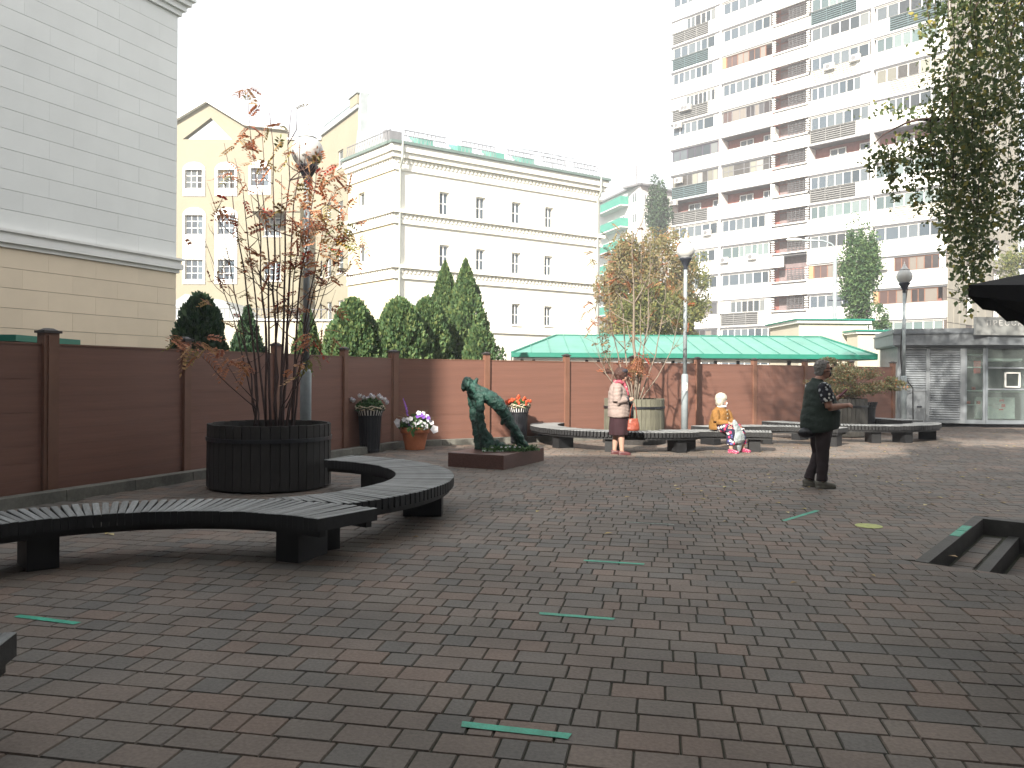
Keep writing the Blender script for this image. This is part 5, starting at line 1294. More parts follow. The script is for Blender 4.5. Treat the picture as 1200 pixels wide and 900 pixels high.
for k, (bx, by, tx, ty, r0, nl) in enumerate(stems):
    dY = rr.uniform(-.45, .45); a = P(bx + rr.uniform(-4, 4), by, T1[1] + dY * .35); a.z = .74; b = P(tx, ty, T1[1] + dY)
    pts = [Vector((a.x + (b.x - a.x) * (i / 9) ** 1.55 + rr.gauss(0, .018), a.y + (b.y - a.y) * (i / 9) + rr.gauss(0, .02), a.z + (b.z - a.z) * i / 9)) for i in range(10)]
    mb = MB(); mb.tube(pts, [r0 * (1.15 - .95 * i / 9) for i in range(10)], 6)
    for j in range(rr.randint(3, 6)):
        i = rr.randint(3, 8); p = pts[i]; sgn = rr.choice((-1, 1)) if tx > 300 else rr.choice((-1, -1, 1))
        e = p + Vector((sgn * rr.uniform(.15, .45), rr.uniform(-.3, .3), rr.uniform(.15, .6))); q = curve_pts(p, e, (sgn * .05, 0, -.04), 5, .012)
        mb.tube(q, [r0 * .45, r0 * .38, r0 * .3, r0 * .2, r0 * .1], 4); twig_leaves(q, red, rr.randint(0, 1 + nl // 5), start=.6)
    twig_leaves(pts, red, max(1, int(nl * .6)), start=.62)
    mb.build('stem', 'bark', rw, True, world=True)
def cluster(lst, px, py, n, rad=10, Y=None, dn=-.3):
    for _ in range(n):
        Yp = (Y or T1[1]) + rr.gauss(0, .18); p = P(px + rr.gauss(0, rad), py + rr.gauss(0, rad * .7), Yp); lst.append((p, Vector((rr.gauss(0, 1), rr.gauss(0, .6), rr.gauss(dn, .4)))))
for px, py, n, rad in ((388, 205, 20, 13), (380, 245, 16, 14), (368, 270, 18, 12), (355, 300, 10, 12), (350, 222, 9, 9), (352, 345, 6, 8), (305, 190, 5, 12), (278, 205, 6, 8), (268, 240, 5, 9), (285, 168, 7, 9), (262, 325, 5, 7), (290, 345, 5, 8), (330, 260, 6, 14), (283, 148, 3, 4), (313, 148, 3, 5), (290, 106, 4, 4), (240, 352, 2, 5), (315, 300, 4, 14), (382, 318, 4, 8)): cluster(red, px, py, n, rad)
for px, py, n in ((405, 265, 8), (395, 285, 8), (330, 175, 4), (355, 270, 4), (362, 420, 3)): cluster(green, px, py, n, 8)
# low side branches on the left and right
low = []
for (x0, y0), (x1, y1), n in (((300, 478), (222, 400), 12), ((300, 470), (262, 418), 2), ((335, 478), (372, 395), 10), ((330, 478), (352, 425), 4)):
    q = curve_pts(P(x0, y0, T1[1] - .3), P(x1, y1, T1[1] - .7), (0, 0, -.06), 8, .012); mb = MB(); mb.tube(q, [.009 - .0009 * i for i in range(8)], 5); mb.build('side_branch', 'bark', rw, True, world=True)
    cluster(low, x1, y1, n, 9, T1[1] - .7)
cluster(low, 280, 425, 10, 9, T1[1] - .65); cluster(low, 238, 408, 6, 6, T1[1] - .7)
foliage('foliage', red + low, 'rowan', rw, .21); foliage('green_foliage', green, 'rowangreen', rw, .23)

rw2 = thing('rowan_tree', 'thin bare-branched rowan with a few orange leaves in the pale tub', 'tree', (T2[0], T2[1], .95), 0)
red, pale = [], []
st2 = [(744, 470, 742, 262, .040), (741, 470, 712, 300, .018), (739, 470, 697, 335, .016), (746, 470, 762, 270, .022), (748, 470, 780, 305, .018), (742, 470, 726, 285, .02), (747, 470, 752, 262, .016), (738, 470, 700, 395, .013), (749, 470, 800, 330, .013)]
for k, (bx, by, tx, ty, r0) in enumerate(st2):
    dY = rr.uniform(-.6, .6); a = P(bx, by, T2[1] + dY * .2); a.z = .92; b = P(tx, ty, T2[1] + dY); pts = curve_pts(a, b, ((tx - bx) * .006, 0, 0), 10, .03)
    mb = MB(); mb.tube(pts, [r0 * (1.1 - .9 * i / 9) for i in range(10)], 6)
    for j in range(rr.randint(7, 10)):
        i = rr.randint(3, 8); p = pts[i]; e = p + Vector((rr.uniform(-.6, .6), rr.uniform(-.4, .4), rr.uniform(.2, .9))); q = curve_pts(p, e, (0, 0, -.05), 5, .02)
        mb.tube(q, [r0 * .5, r0 * .4, r0 * .3, r0 * .2, r0 * .1], 4); twig_leaves(q, pale, rr.randint(0, 2), start=.4)
    mb.build('stem', 'barkpale', rw2, True, world=True)
for px, py, n, rad in ((700, 300, 10, 7), (706, 330, 12, 9), (694, 378, 8, 6), (718, 300, 10, 10), (770, 310, 14, 14), (755, 350, 14, 14), (700, 355, 6, 7), (725, 345, 10, 10), (790, 330, 8, 10), (740, 290, 12, 12), (705, 395, 4, 5)): cluster(pale, px, py, max(2, int(n * .5)), rad, T2[1])
for px, py, n in ((722, 324, 5), (752, 418, 12), (748, 432, 14), (742, 428, 8), (712, 406, 4), (775, 330, 6), (790, 345, 4), (697, 375, 4)): cluster(red, px, py, n, 5, T2[1] - .3)
foliage('foliage', pale, 'rowanpale', rw2, .22); foliage('orange_foliage', red, 'rowan', rw2, .24)

# ============================================================ SHRUB IN THE THIRD TUB
sh = thing('variegated_shrub', 'wide loose variegated shrub growing from the grey tub by the kiosk', 'shrub', (T3[0] + .2, T3[1], .9))
pts = crown_pts(6500, (.05, 0, .55), (1.15, .8, .50), 34, .33); pts2 = crown_pts(1700, (.85, -.1, .48), (.75, .4, .22), 14, .4); pts3 = crown_pts(1400, (-.35, 0, .95), (.5, .5, .25), 9, .4)
pts = np.concatenate([pts, pts2, pts3]); pts = pts[pts[:, 2] > .02]
link('foliage', leaf_mesh('foliage', pts, .06), 'varieg', sh, kind='stuff')
mb = MB()
for _ in range(26):
    a = rr.uniform(0, 6.28); e = Vector((math.cos(a) * rr.uniform(.3, 1.1), math.sin(a) * .6, rr.uniform(.3, 1.0))); mb.tube(curve_pts((rr.gauss(0, .06), rr.gauss(0, .06), 0), e, (0, 0, .08), 6, .02), [.012, .010, .008, .006, .004, .002], 4)
mb.build('stems', 'barkpale', sh)

# ============================================================ EVERGREENS BEHIND THE FENCE
def thuja(px, top, wpx, Y, label, n=9000, mt='thuja', pointed=True, size=.085, grp='evergreens behind the fence'):
    n = int(n * 1.5); p = P(px, 430, Y); zt3 = P(px, top, Y).z; r_ = wpx / 2 * Y / F
    t = thing('conifer', label, 'conifer', (p.x, Y, 0), 0, grp)
    mb = MB(); mb.tube([(0, 0, 0), (0, 0, zt3 * .8)], [.08, .02], 6); mb.build('trunk', 'bark', t)
    prof = lambda s_: min(1, (1 - s_) / .60) ** .85 if pointed else (1 - s_ ** 3.4) ** .55
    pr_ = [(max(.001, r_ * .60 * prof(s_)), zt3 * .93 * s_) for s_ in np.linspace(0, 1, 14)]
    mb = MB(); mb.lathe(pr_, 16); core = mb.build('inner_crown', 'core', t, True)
    s_ = RNG.uniform(0, 1, n) ** .9; a = RNG.uniform(0, 2 * math.pi, n); pf = np.array([prof(q) for q in s_])
    lob = 1 + .10 * np.sin(a * 5 + s_ * 9 + px) + .08 * np.sin(a * 9 - s_ * 23 + px) + .07 * np.sin(a * 3 + s_ * 31)
    lob = lob * np.array([1 + .22 * mnoise.noise(Vector((math.cos(q) * 2.2, math.sin(q) * 2.2, s0 * 6 + px))) for q, s0 in zip(a, s_)])
    rad = r_ * pf * lob * (1 - .28 * RNG.uniform(0, 1, n) ** 1.6); z = zt3 * (s_ * .985 + .01) + RNG.normal(0, .04, n)
    pts = np.stack([rad * np.cos(a), rad * np.sin(a), z], 1)
    # upright fan sprays
    d = np.stack([np.cos(a) * .5 + RNG.normal(0, .3, n), np.sin(a) * .5 + RNG.normal(0, .3, n), np.full(n, .9)], 1); d /= np.linalg.norm(d, axis=1, keepdims=True)
    q = np.cross(d, rand_dirs(n)); q /= np.linalg.norm(q, axis=1, keepdims=True); L = (size * RNG.uniform(.5, 1.7, n))[:, None]
    V = np.stack([pts - d * L * .5, pts + q * L * .35, pts + d * L * .6, pts - q * L * .35], 1).reshape(-1, 3)
    link('crown', npmesh('crown', V, np.arange(n * 4).reshape(n, 4)), mt, t, kind='stuff')
thuja(235, 349, 66, 17.5, 'dark rounded evergreen beside the clad building', 8000, 'darkshrub', False, .13)
thuja(290, 362, 56, 20.5, 'low dark evergreen behind the rowan stems', 6000, 'darkshrub', True, .12)
thuja(360, 360, 52, 21.5, 'evergreen behind the tall left lamp pole', 8000, 'thuja', True)
thuja(413, 351, 68, 21, 'rounded bright evergreen directly above the slatted white-flower stand', 11000, 'thuja', False)
thuja(468, 351, 76, 21.5, 'broad round-topped evergreen above the fence corner', 11000, 'thuja', False)
thuja(500, 350, 66, 22.6, 'middle evergreen joined to the tall pointed pair', 9000, 'thuja', False)
thuja(521, 309, 72, 24.5, 'tall pointed evergreen, left one of the pair against the white wall', 15000)
thuja(545, 306, 76, 24.2, 'tall pointed evergreen, right one of the pair against the white wall', 15000)
thuja(560, 383, 42, 22, 'low evergreen tapering down to the right of the tall pair', 7000, 'thuja', False)

# ============================================================ FARTHER TREES
def tree(c, zc, r_, n, size, mt, label, cat='tree', grp=None, lumps=30, name='leafy_tree', tight=.36, trunk='bark', tr=.14, limbs=7):
    t = thing(name, label, cat, (c[0], c[1], 0), 0, grp)
    mb = MB(); mb.tube(curve_pts((0, 0, 0), (0, 0, zc), (.1, .1, 0), 6, .05), [tr, tr * .9, tr * .8, tr * .65, tr * .5, tr * .35], 8)
    for _ in range(limbs):
        z0 = rr.uniform(zc * .45, zc * .95); d = rand_dirs(1)[0]; e = Vector((d[0] * r_[0] * .75, d[1] * r_[1] * .75, zc + d[2] * r_[2] * .7)); mb.tube(curve_pts((0, 0, z0), e, (0, 0, -.1), 6, .06), [tr * .45, tr * .36, tr * .28, tr * .2, tr * .12, tr * .05], 5)
    mb.build('trunk', trunk, t, True)
    pts = crown_pts(n, (0, 0, zc), r_, lumps, tight); pts = pts[pts[:, 2] > .1]
    link('crown', leaf_mesh('crown', pts, size), mt, t, kind='stuff'); return t
G2 = 'autumn trees between the two tall buildings'
c = P(738, 330, 42); tree((c.x, 42), P(738, 330, 42).z, (1.75, 1.7, 2.9), 9000, .17, 'autumn', 'pale brown autumn tree just right of the white building', grp=G2, tight=.30)
c = P(715, 350, 47); tree((c.x, 47), P(715, 350, 47).z, (1.2, 1.4, 2.6), 3500, .18, 'autumn', 'thin reddish-brown tree touching the corner of the white building', grp=G2, tight=.30)
c = P(776, 312, 45); tree((c.x, 45), P(776, 322, 45).z, (2.0, 2, 2.9), 9000, .18, 'autumn', 'dense pale autumn tree left of the tower', grp=G2, tight=.33)
c = P(762, 365, 40); tree((c.x, 40), P(762, 367, 40).z, (2.0, 1.6, 1.7), 8000, .15, 'fargreen', 'low yellow-green tree over the middle of the teal roof', grp=G2)
c = P(810, 340, 50); tree((c.x, 50), P(808, 338, 50).z, (1.5, 1.5, 2.6), 4200, .17, 'fargreen', 'loose yellow-green tree overlapping the lower left of the tower', grp=G2, tight=.3)
c = P(795, 365, 43); tree((c.x, 43), P(795, 372, 43).z, (1.7, 1.5, 1.5), 5000, .15, 'fargreen', 'small green tree behind the middle lamp pole', grp=G2)
c = P(772, 245, 90); tree((c.x, 90), P(772, 248, 90).z, (1.45, 1.5, 4.0), 6500, .28, 'darkshrub', 'dark blue-green tree top beside the upper tower', grp=G2, tight=.45, lumps=22)
pp_ = P(1007, 330, 50); zt4, zb4 = P(1007, 258, 50).z, P(1007, 390, 50).z
tree((pp_.x, 50), (zt4 + zb4) / 2, (1.22, 1.2, (zt4 - zb4) / 2), 15000, .17, 'poplar', 'narrow green poplar standing before the tower', grp=None, name='poplar_tree', tight=.42, lumps=46)
pp_ = P(1030, 372, 49); tree((pp_.x, 49), pp_.z, (.8, .7, .9), 1500, .14, 'poplar', 'small green bush at the foot of the poplar', 'bush', name='bush', tight=.4, lumps=10, tr=.05, limbs=3)
c = P(1207, 330, 60); tree((c.x, 60), P(1200, 325, 60).z, (2.6, 2, 2.8), 6000, .22, 'fargreen', 'yellow-green tree behind the black parasol', grp=None)

# ============================================================ DROOPING TREE AT THE RIGHT
bt = thing('drooping_tree', 'large drooping leafy tree hanging its branches in from the upper right', 'tree', (8.6, 9.6, 0))
mb = MB(); mb.tube(curve_pts((8.6, 9.6, 0), (8.1, 9.2, 10.5), (.2, 0, 0), 8, .06), [.24, .22, .21, .19, .17, .14, .11, .07], 10); mb.build('trunk', 'bark', bt, True, world=True)
leafp = []
strands = [(1092, -50, 62, 8.6), (1100, -50, 110, 9.2), (1112, -50, 150, 8.8), (1122, -50, 180, 9.4), (1134, -50, 190, 8.7), (1146, -50, 190, 9.1), (1158, -50, 170, 9.5), (1170, -50, 140, 8.9), (1183, -50, 135, 9.3), (1196, -50, 250, 8.9), (1206, -50, 290, 9.4),
           (1140, -50, 110, 8.4), (1165, -50, 120, 9.9), (1180, -50, 100, 8.5), (1192, -50, 110, 9.8), (1128, -50, 120, 9.9), (1200, 60, 280, 9.0), (1188, 120, 268, 9.2),
           (1092, 125, 262, 8.8), (1100, 90, 210, 9.2), (1106, 110, 272, 9.5), (1114, 95, 300, 8.8), (1122, 100, 262, 9.2), (1129, 120, 325, 9.4), (1136, 100, 345, 8.9), (1143, 120, 350, 9.1), (1150, 110, 318, 9.3), (1158, 120, 285, 8.8), (1167, 160, 272, 9.2), (1122, 200, 312, 9), (1132, 215, 368, 9.2), (1146, 215, 335, 9.0), (1110, 150, 330 - 45, 9.0), (1153, 170, 300, 9.1),
           (1084, 140, 215, 8.9), (1074, 158, 196, 9.0), (1066, 158, 246, 9.1), (1052, 168, 216, 8.9), (1040, 172, 236, 9.0), (1030, 176, 205, 9.1), (1020, 178, 202, 9.0), (1098, 150, 240, 9.1), (1058, 160, 188, 9.3), (1088, 160, 196, 9.2)]
br = [((1205, -120), (1095, 132), 9.0), ((1210, -60), (1130, 118), 9.2), ((1100, 140), (1012, 178), 9.0), ((1220, -90), (1165, 150), 9.2), ((1230, 0), (1190, 120), 9.2)]
for (x0, y0), (x1, y1), Y in br:
    mb = MB(); mb.tube(curve_pts(P(x0, y0, Y), P(x1, y1, Y), (0, 0, .12), 8, .02), [.022, .019, .016, .013, .010, .007, .005, .003], 6); mb.build('branch', 'bark', bt, True, world=True)
tw_ = MB()
for x, y0, y1, Y in strands:
    n_ = 8; path = []; dx = 0; 
    for i in range(n_):
        dx += rr.gauss(0, 2.2); path.append(P(x + dx, y0 + (y1 - y0) * i / (n_ - 1), Y + rr.gauss(0, .03)))
    tw_.tube(path, [.006, .005, .005, .004, .004, .003, .002, .001], 4)
    thin = x < 1080; cnt = int((y1 - y0) * (1.8 if thin else 1.55))
    for _ in range(cnt):
        s_ = rr.random(); i = min(int(s_ * (n_ - 1)), n_ - 2); p = path[i].lerp(path[i + 1], rr.random()); taper = 1 if s_ < .75 else (1.25 - s_) * 2
        w2 = (.045 if thin else .085) * max(.3, taper); 
        leafp.append((p.x + rr.gauss(0, w2), p.y + rr.gauss(0, w2 * 1.3), p.z + rr.gauss(0, .05)))
tw_.build('twigs', 'bark', bt, True, world=True, kind='stuff')
for _ in range(90): p = P(1055 + rr.gauss(0, 22), 131 + rr.gauss(0, 6), 9.1); leafp.append((p.x, p.y, p.z))
link('hanging_foliage', leaf_mesh('hanging_foliage', leafp, .062, droop=.6, aspect=.66), 'birch', bt, world=True, kind='stuff')
pts = np.concatenate([crown_pts(24000, (4.0, 8.2, 10.2), (4.4, 3.6, 2.4), 60, .30), crown_pts(12000, (7.8, 13.2, 11.0), (3.2, 2.6, 2.0), 34, .32)])
link('crown', leaf_mesh('crown', pts, .12, droop=.5), 'birch', bt, world=True, kind='stuff')

# two unseen trees added behind the viewpoint to darken the near paving
for k_, (cx, cy, rz_) in enumerate(((-1.9, -1.3, 3.6), (3.4, -.9, 3.2))):
    tree((cx, cy), 7.4 if k_ == 0 else 9.6, (4.4 if k_ == 0 else 3.9, 3.4 if k_ == 0 else 3.0, 2.1), 30000 if k_ == 0 else 9000, .36, 'birch', ('unseen leafy tree added behind the viewpoint on the left to block sky light', 'unseen leafy tree added behind the viewpoint on the right to cast shade')[k_], lumps=40, tight=.42, tr=.2)

tree((-8.6, 3.2), 6.6, (3.0, 3.6, 2.5), 16000, .30, 'birch', 'unseen leafy tree added on the near left to darken the fence and foreground', lumps=36, tight=.42, tr=.2)  # extra unseen crown that blocks sky above the left fence and benches

# fallen leaves on the paving
spots = []
for _ in range(210):
    if rr.random() < .9: x, y = rr.uniform(780, 1190), 440 + rr.uniform(58, 170) * rr.uniform(.75, 1)
    else: x, y = rr.uniform(0, 1200), 440 + rr.uniform(80, 420)
    if (y < 505 and x < 1000) or y > 690: continue
    g_ = G(x, y)
    if inside(g_.x, g_.y): spots.append(g_)
for x, y in ((487, 630), (150, 617), (262, 610), (713, 626), (630, 600), (656, 601), (735, 583), (1042, 577), (1090, 578), (1058, 569), (912, 517), (918, 524), (1010, 545), (1170, 578), (1117, 613 + 40), (850, 612)): spots.append(G(x, y))
V = []
for g_ in spots:
    a = rr.uniform(0, 6.28); L = rr.uniform(.025, .055); d = Vector((math.cos(a), math.sin(a), 0)); q = Vector((-d.y, d.x, 0)); c = g_ + Vector((0, 0, .006))
    V += [c - d * L, c + q * L * .55 + Vector((0, 0, .012)), c + d * L + Vector((0, 0, .004)), c - q * L * .55 + Vector((0, 0, .010))]
link('fallen_leaves', npmesh('fallen_leaves', np.array([tuple(v) for v in V]), np.arange(len(V)).reshape(-1, 4)), 'fallen', None, kind='stuff')['label'] = 'small yellow and brown leaves scattered over the paving'

# ============================================================ BLACK PARASOL AT THE RIGHT EDGE
ps = thing('black_parasol', 'black canvas parasol corner jutting in at the right edge', 'parasol', (4.85, 5.2, 0))
tip, apex = P(1135, 334, 5.0), Vector((4.85, 5.2, 2.62))
cs = [tip, Vector((4.95, 7.3, 2.10)), Vector((6.9, 5.4, 2.10)), Vector((4.75, 3.1, 2.10))]
mb = MB()
for i in range(4):
    a, b = cs[i], cs[(i + 1) % 4]; N = 8; rows = []
    for r_ in range(N + 1):
        t = r_ / N; row = []
        for k in range(N + 1):
            s_ = k / N; e = a.lerp(b, s_) + Vector((0, 0, -.05 * math.sin(math.pi * s_) * 1.0)); p = apex.lerp(e, t) + Vector((0, 0, -.045 * math.sin(math.pi * t) * (1 - .5 * abs(2 * s_ - 1)))); row.append(p)
        rows.append(row)
    for r_ in range(N):
        for k in range(N): mb.quad(rows[r_][k], rows[r_][k + 1], rows[r_ + 1][k + 1], rows[r_ + 1][k])
    for k in range(N):
        p, q = rows[N][k], rows[N][k + 1]; dz = lambda s_: Vector((0, 0, -.07 - .035 * abs(math.sin(s_ * math.pi * 4)))); mb.quad(p, q, q + dz((k + 1) / N), p + dz(k / N))
mb.build('canopy', 'canvas', ps, True, world=True)
for c_ in cs: mb = MB(); mb.tube([apex - Vector((0, 0, .06)), c_ - Vector((0, 0, .03))], .012, 6); mb.build('rib', 'black', ps, world=True)
mb = MB(); mb.tube([(4.85, 5.2, 0), (4.85, 5.2, 2.62)], .03, 10); mb.build('pole', 'black', ps, world=True)
mb = MB(); mb.box((4.85, 5.2, .05), (.6, .6, .1)); mb.build('base', 'kerb', ps, world=True)

# ============================================================ PEOPLE
Xa, Ya, Za = Vector((1, 0, 0)), Vector((0, 1, 0)), Vector((0, 0, 1))
def head(mb, c, r=.105, neck=None):
    """head facing +x: skull, jaw, nose, chin, ear"""
    c = Vector(c)
    mb.ball(c + Vector((-.012, 0, .015)), (r * .98, r * .80, r * 1.05), 18, 12)
    mb.ball(c + Vector((.018, 0, -.045)), (r * .78, r * .66, r * .80), 14, 10)
    mb.ball(c + Vector((.078, 0, -.018)), (.026, .015, .022), 10, 8); mb.ball(c + Vector((.068, 0, .004)), (.020, .012, .030), 10, 8)
    mb.ball(c + Vector((.074, 0, -.055)), (.018, .028, .012), 10, 8); mb.ball(c + Vector((.068, 0, -.095)), (.026, .026, .022), 10, 8)
    for s_ in (-1, 1):
        mb.ball(c + Vector((-.012, s_ * r * .80, -.01)), (.018, .012, .032), 8, 6); mb.ball(c + Vector((.056, s_ * .032, .018)), (.016, .018, .010), 8, 6)
def hand(mb, wrist, d, curl, up, s=1.0, thumb=1):
    """palm, four fingers of unequal length bent at the knuckles, and a thumb from the side of the palm"""
    w_ = Vector(wrist); d = Vector(d).normalized(); up = Vector(up); side = d.cross(up).normalized(); up = side.cross(d).normalized()
    pc = w_ + d * .045 * s; mb.ball(pc, (.050 * s, .040 * s, .018 * s), 12, 8, (d, side, up))
    for i, (off, ln) in enumerate(((-.029, .062), (-.010, .072), (.010, .068), (.028, .054))):
        b = w_ + d * .082 * s + side * off * s; q = b; a_ = 0; pts = [b - d * .02 * s]; 
        for j, fr_ in enumerate((.42, .33, .25)):
            a_ += curl * (1 + .15 * i); dd = d * math.cos(a_) - up * math.sin(a_); pts.append(q); q = q + dd * ln * fr_ * s
        pts.append(q); mb.tube(pts, [.0095 * s, .0098 * s, .009 * s, .0085 * s, .0065 * s], 8)
    tb = w_ + d * .022 * s + side * (-.030 * thumb) * s; td_ = (d * .75 - side * .55 * thumb - up * .45).normalized()
    mb.tube([tb, tb + td_ * .035 * s, tb + (td_ * .5 + d * .5 - up * .25).normalized() * .066 * s], [.013 * s, .011 * s, .008 * s], 8)
def hair_shell(mb, c, r, back=.02, low=-.05):
    c = Vector(c); mb.ball(c + Vector((-back, 0, .028)), (r * 1.06, r * .93, r * 1.05), 18, 12)

# ---- man with a phone
mp = G(957, 571); man = thing('person', 'grey-haired man in a dark green padded vest, standing and looking at his phone', 'person', (mp.x, mp.y, 0), R(4))
HC = Vector((.085, 0, 1.665))
mb = MB()
mb.loft([(.03, 0, .80, .17, .14), (.03, 0, .92, .19, .17), (.04, 0, 1.06, .20, .19), (.03, 0, 1.22, .20, .165), (.0, 0, 1.36, .20, .13), (.0, 0, 1.45, .15, .09), (.02, 0, 1.50, .075, .07), (.05, 0, 1.57, .062, .062), (.065, 0, 1.62, .06, .06)], 20)
head(mb, HC, .112)
SR, SL = Vector((.0, -.215, 1.405)), Vector((.0, .215, 1.405)); ER, EL_ = Vector((.045, -.27, 1.135)), Vector((.10, .255, 1.15)); WR, WL = Vector((.325, -.20, 1.165)), Vector((.335, .10, 1.25))
for s_, e_, w_ in ((SR, ER, WR), (SL, EL_, WL)):
    mb.tube([s_, s_.lerp(e_, .5), e_], [.072, .060, .052], 12); mb.tube([e_, e_.lerp(w_, .35), e_.lerp(w_, .8), w_ + (w_ - e_).normalized() * .02], [.050, .048, .036, .030], 12); mb.ball(s_, .074, 10, 8)
hand(mb, WR, (WR - ER) + Vector((0, .02, .02)), .85, (0, -.5, .85), 1.05, -1)
hand(mb, WL, Vector((.7, -.1, .6)), .5, (-.6, -.3, .65), 1.05, 1)
for sgn in (-1, 1):
    hx = Vector((.05, sgn * .095, .84)); kn = Vector((.055 + .02 * sgn, sgn * .10, .47)); an_ = Vector((-.02 + .05 * sgn * -1, sgn * .095, .09))
    mb.tube([hx, hx.lerp(kn, .5), kn], [.105, .088, .066], 14); mb.tube([kn, kn.lerp(an_, .35), an_], [.064, .062, .042], 14); mb.loft([(an_.x - .05, an_.y, .045, .035, .035), (an_.x, an_.y, .05, .04, .042), (an_.x + .1, an_.y, .035, .042, .028), (an_.x + .17, an_.y, .025, .03, .018)], 10)
fused(mb, 'body', 'skintan', man, .010, 3)
ln = lambda amp, f: (lambda co, no: amp * mnoise.noise(co * f) + amp * .5 * mnoise.noise(co * f * 2.3))
mb = MB()       # vest
mb.loft([(.035, 0, .80, .235, .25), (.03, 0, .84, .245, .262), (.045, 0, .95, .25, .268), (.05, 0, 1.06, .25, .262), (.035, 0, 1.18, .245, .235), (.015, 0, 1.30, .235, .195), (-.005, 0, 1.40, .21, .155), (-.005, 0, 1.455, .165, .115), (.0, 0, 1.50, .10, .085), (.005, 0, 1.54, .082, .078)], 26)
fused(mb, 'vest', 'vest', man, .012, 3, lambda co, no: .014 * mnoise.noise(co * 7) + .0016 * math.sin(co.z * 60 + 3 * mnoise.noise(co * 6)))
mb = MB(); mb.tube([SR + Vector((0, .01, .03)), SR.lerp(ER, .35), SR.lerp(ER, .72) + Vector((0, -.005, 0))], [.088, .092, .090], 14); mb.ball(SR, .085, 12, 8); fused(mb, 'shirt_sleeve', 'shirt', man, .010, 2, ln(.008, 14))
mb = MB(); mb.tube([SL + Vector((0, -.01, .03)), SL.lerp(EL_, .35), SL.lerp(EL_, .72)], [.088, .092, .088], 14); mb.ball(SL, .085, 12, 8); fused(mb, 'shirt_sleeve', 'shirt', man, .010, 2, ln(.008, 14))
mb = MB()
mb.loft([(.03, 0, .92, .20, .19), (.035, 0, .82, .205, .175), (.04, 0, .74, .19, .15)], 20)
for sgn in (-1, 1):
    hx = Vector((.045, sgn * .10, .82)); kn = Vector((.055 + .02 * sgn, sgn * .105, .47)); an_ = Vector((-.02 - .05 * sgn, sgn * .095, .12))
    mb.tube([hx, hx.lerp(kn, .5), kn], [.122, .104, .086], 14); mb.tube([kn, kn.lerp(an_, .4), kn.lerp(an_, .8), an_ + Vector((0, 0, -.02))], [.086, .080, .070, .074], 14)
fused(mb, 'trousers', 'trouser', man, .012, 3, ln(.010, 10))
for sgn in (-1, 1):
    ax_ = -.02 - .05 * sgn; ay = sgn * .095; mb = MB(); mb.loft([(ax_ - .085, ay, .05, .03, .04), (ax_ - .06, ay, .055, .045, .055), (ax_, ay, .06, .05, .06), (ax_ + .08, ay, .045, .053, .045), (ax_ + .16, ay, .035, .048, .034), (ax_ + .20, ay, .03, .025, .02)], 14); mb.box((ax_ + .055, ay, .012), (.27, .095, .024)); fused(mb, 'shoe', 'shoe', man, .008, 2)
mb = MB(); mb.ball(HC + Vector((-.034, 0, .034)), (.102, .098, .106), 18, 12); mb.ball(HC + Vector((-.055, 0, -.03)), (.065, .085, .08), 14, 10); mb.ball(HC + Vector((.03, 0, .10)), (.055, .07, .030), 12, 8); hr = fused(mb, 'hair', 'greyhair', man, .008, 2, ln(.010, 40))
mb = MB(); mb.ball(HC + Vector((.070, 0, -.062)), (.040, .058, .052), 14, 10); mb.box(HC + Vector((.01, -.086, -.03)), (.10, .004, .008)); mb.build('face_mask', 'black', man, True)
mb = MB(); mb.box(HC + Vector((.098, -.034, .016)), (.012, .052, .036)); mb.box(HC + Vector((.098, .034, .016)), (.012, .052, .036)); mb.box(HC + Vector((.098, 0, .022)), (.006, .02, .008)); mb.bar(HC + Vector((.095, -.062, .022)), HC + Vector((-.01, -.094, .016)), .006, .010); mb.bar(HC + Vector((.095, .062, .022)), HC + Vector((-.01, .094, .016)), .006, .010); mb.build('sunglasses', 'black', man)
pd = (WL + Vector((.075, -.03, .085)))
mb = MB(); ph_ax = (Vector((.75, 0, .66)).normalized(), Vector((0, 1, 0)), Vector((-.66, 0, .75)).normalized()); mb.box((0, 0, 0), (.15, .075, .010), ph_ax)
ph = mb.build('phone', 'phone', None); m_ = Matrix.Rotation(R(4), 4, 'Z'); ph.location = m_ @ pd + man.location; ph.rotation_euler = (0, 0, R(4)); tag(ph, 'dark red phone held up in front of the man in the green vest', 'phone')
mb = MB(); mb.ball((0, 0, 0), (.13, .11, .075), 16, 10); mb.box((.0, -.105, .01), (.12, .01, .05)); wb = mb.build('waist_bag', 'black', None, True); wb.location = m_ @ Vector((-.17, -.05, .775)) + man.location; tag(wb, 'black bag hanging below the back of the green vest', 'bag')

# ---- standing woman
wp = G(725, 532.6); wo = thing('person', 'woman in a pale quilted jacket and wine skirt, standing by the pale tub', 'person', (wp.x, wp.y, 0), R(-6))
HC = Vector((.06, 0, 1.565)); mb = MB()
mb.loft([(.0, 0, .75, .17, .14), (0, 0, .9, .19, .15), (0, 0, 1.1, .17, .15), (-.01, 0, 1.28, .17, .14), (-.01, 0, 1.38, .13, .08), (.01, 0, 1.42, .06, .06), (.04, 0, 1.50, .055, .055)], 18); head(mb, HC, .102)
SR, SL = Vector((-.03, -.19, 1.32)), Vector((-.03, .19, 1.32)); ER, EL_ = Vector((-.05, -.24, 1.05)), Vector((.0, .23, 1.06)); WR, WL = Vector((.17, -.14, 1.10)), Vector((.20, .04, 1.11))
for s_, e_, w_ in ((SR, ER, WR), (SL, EL_, WL)): mb.tube([s_, e_], [.06, .05], 12); mb.tube([e_, e_.lerp(w_, .4), w_], [.048, .042, .028], 12)
hand(mb, WR, (1, .25, .1), .75, (0, -.3, .95), .95, -1); hand(mb, WL, (1, -.2, .15), .8, (0, .3, .95), .95, 1)
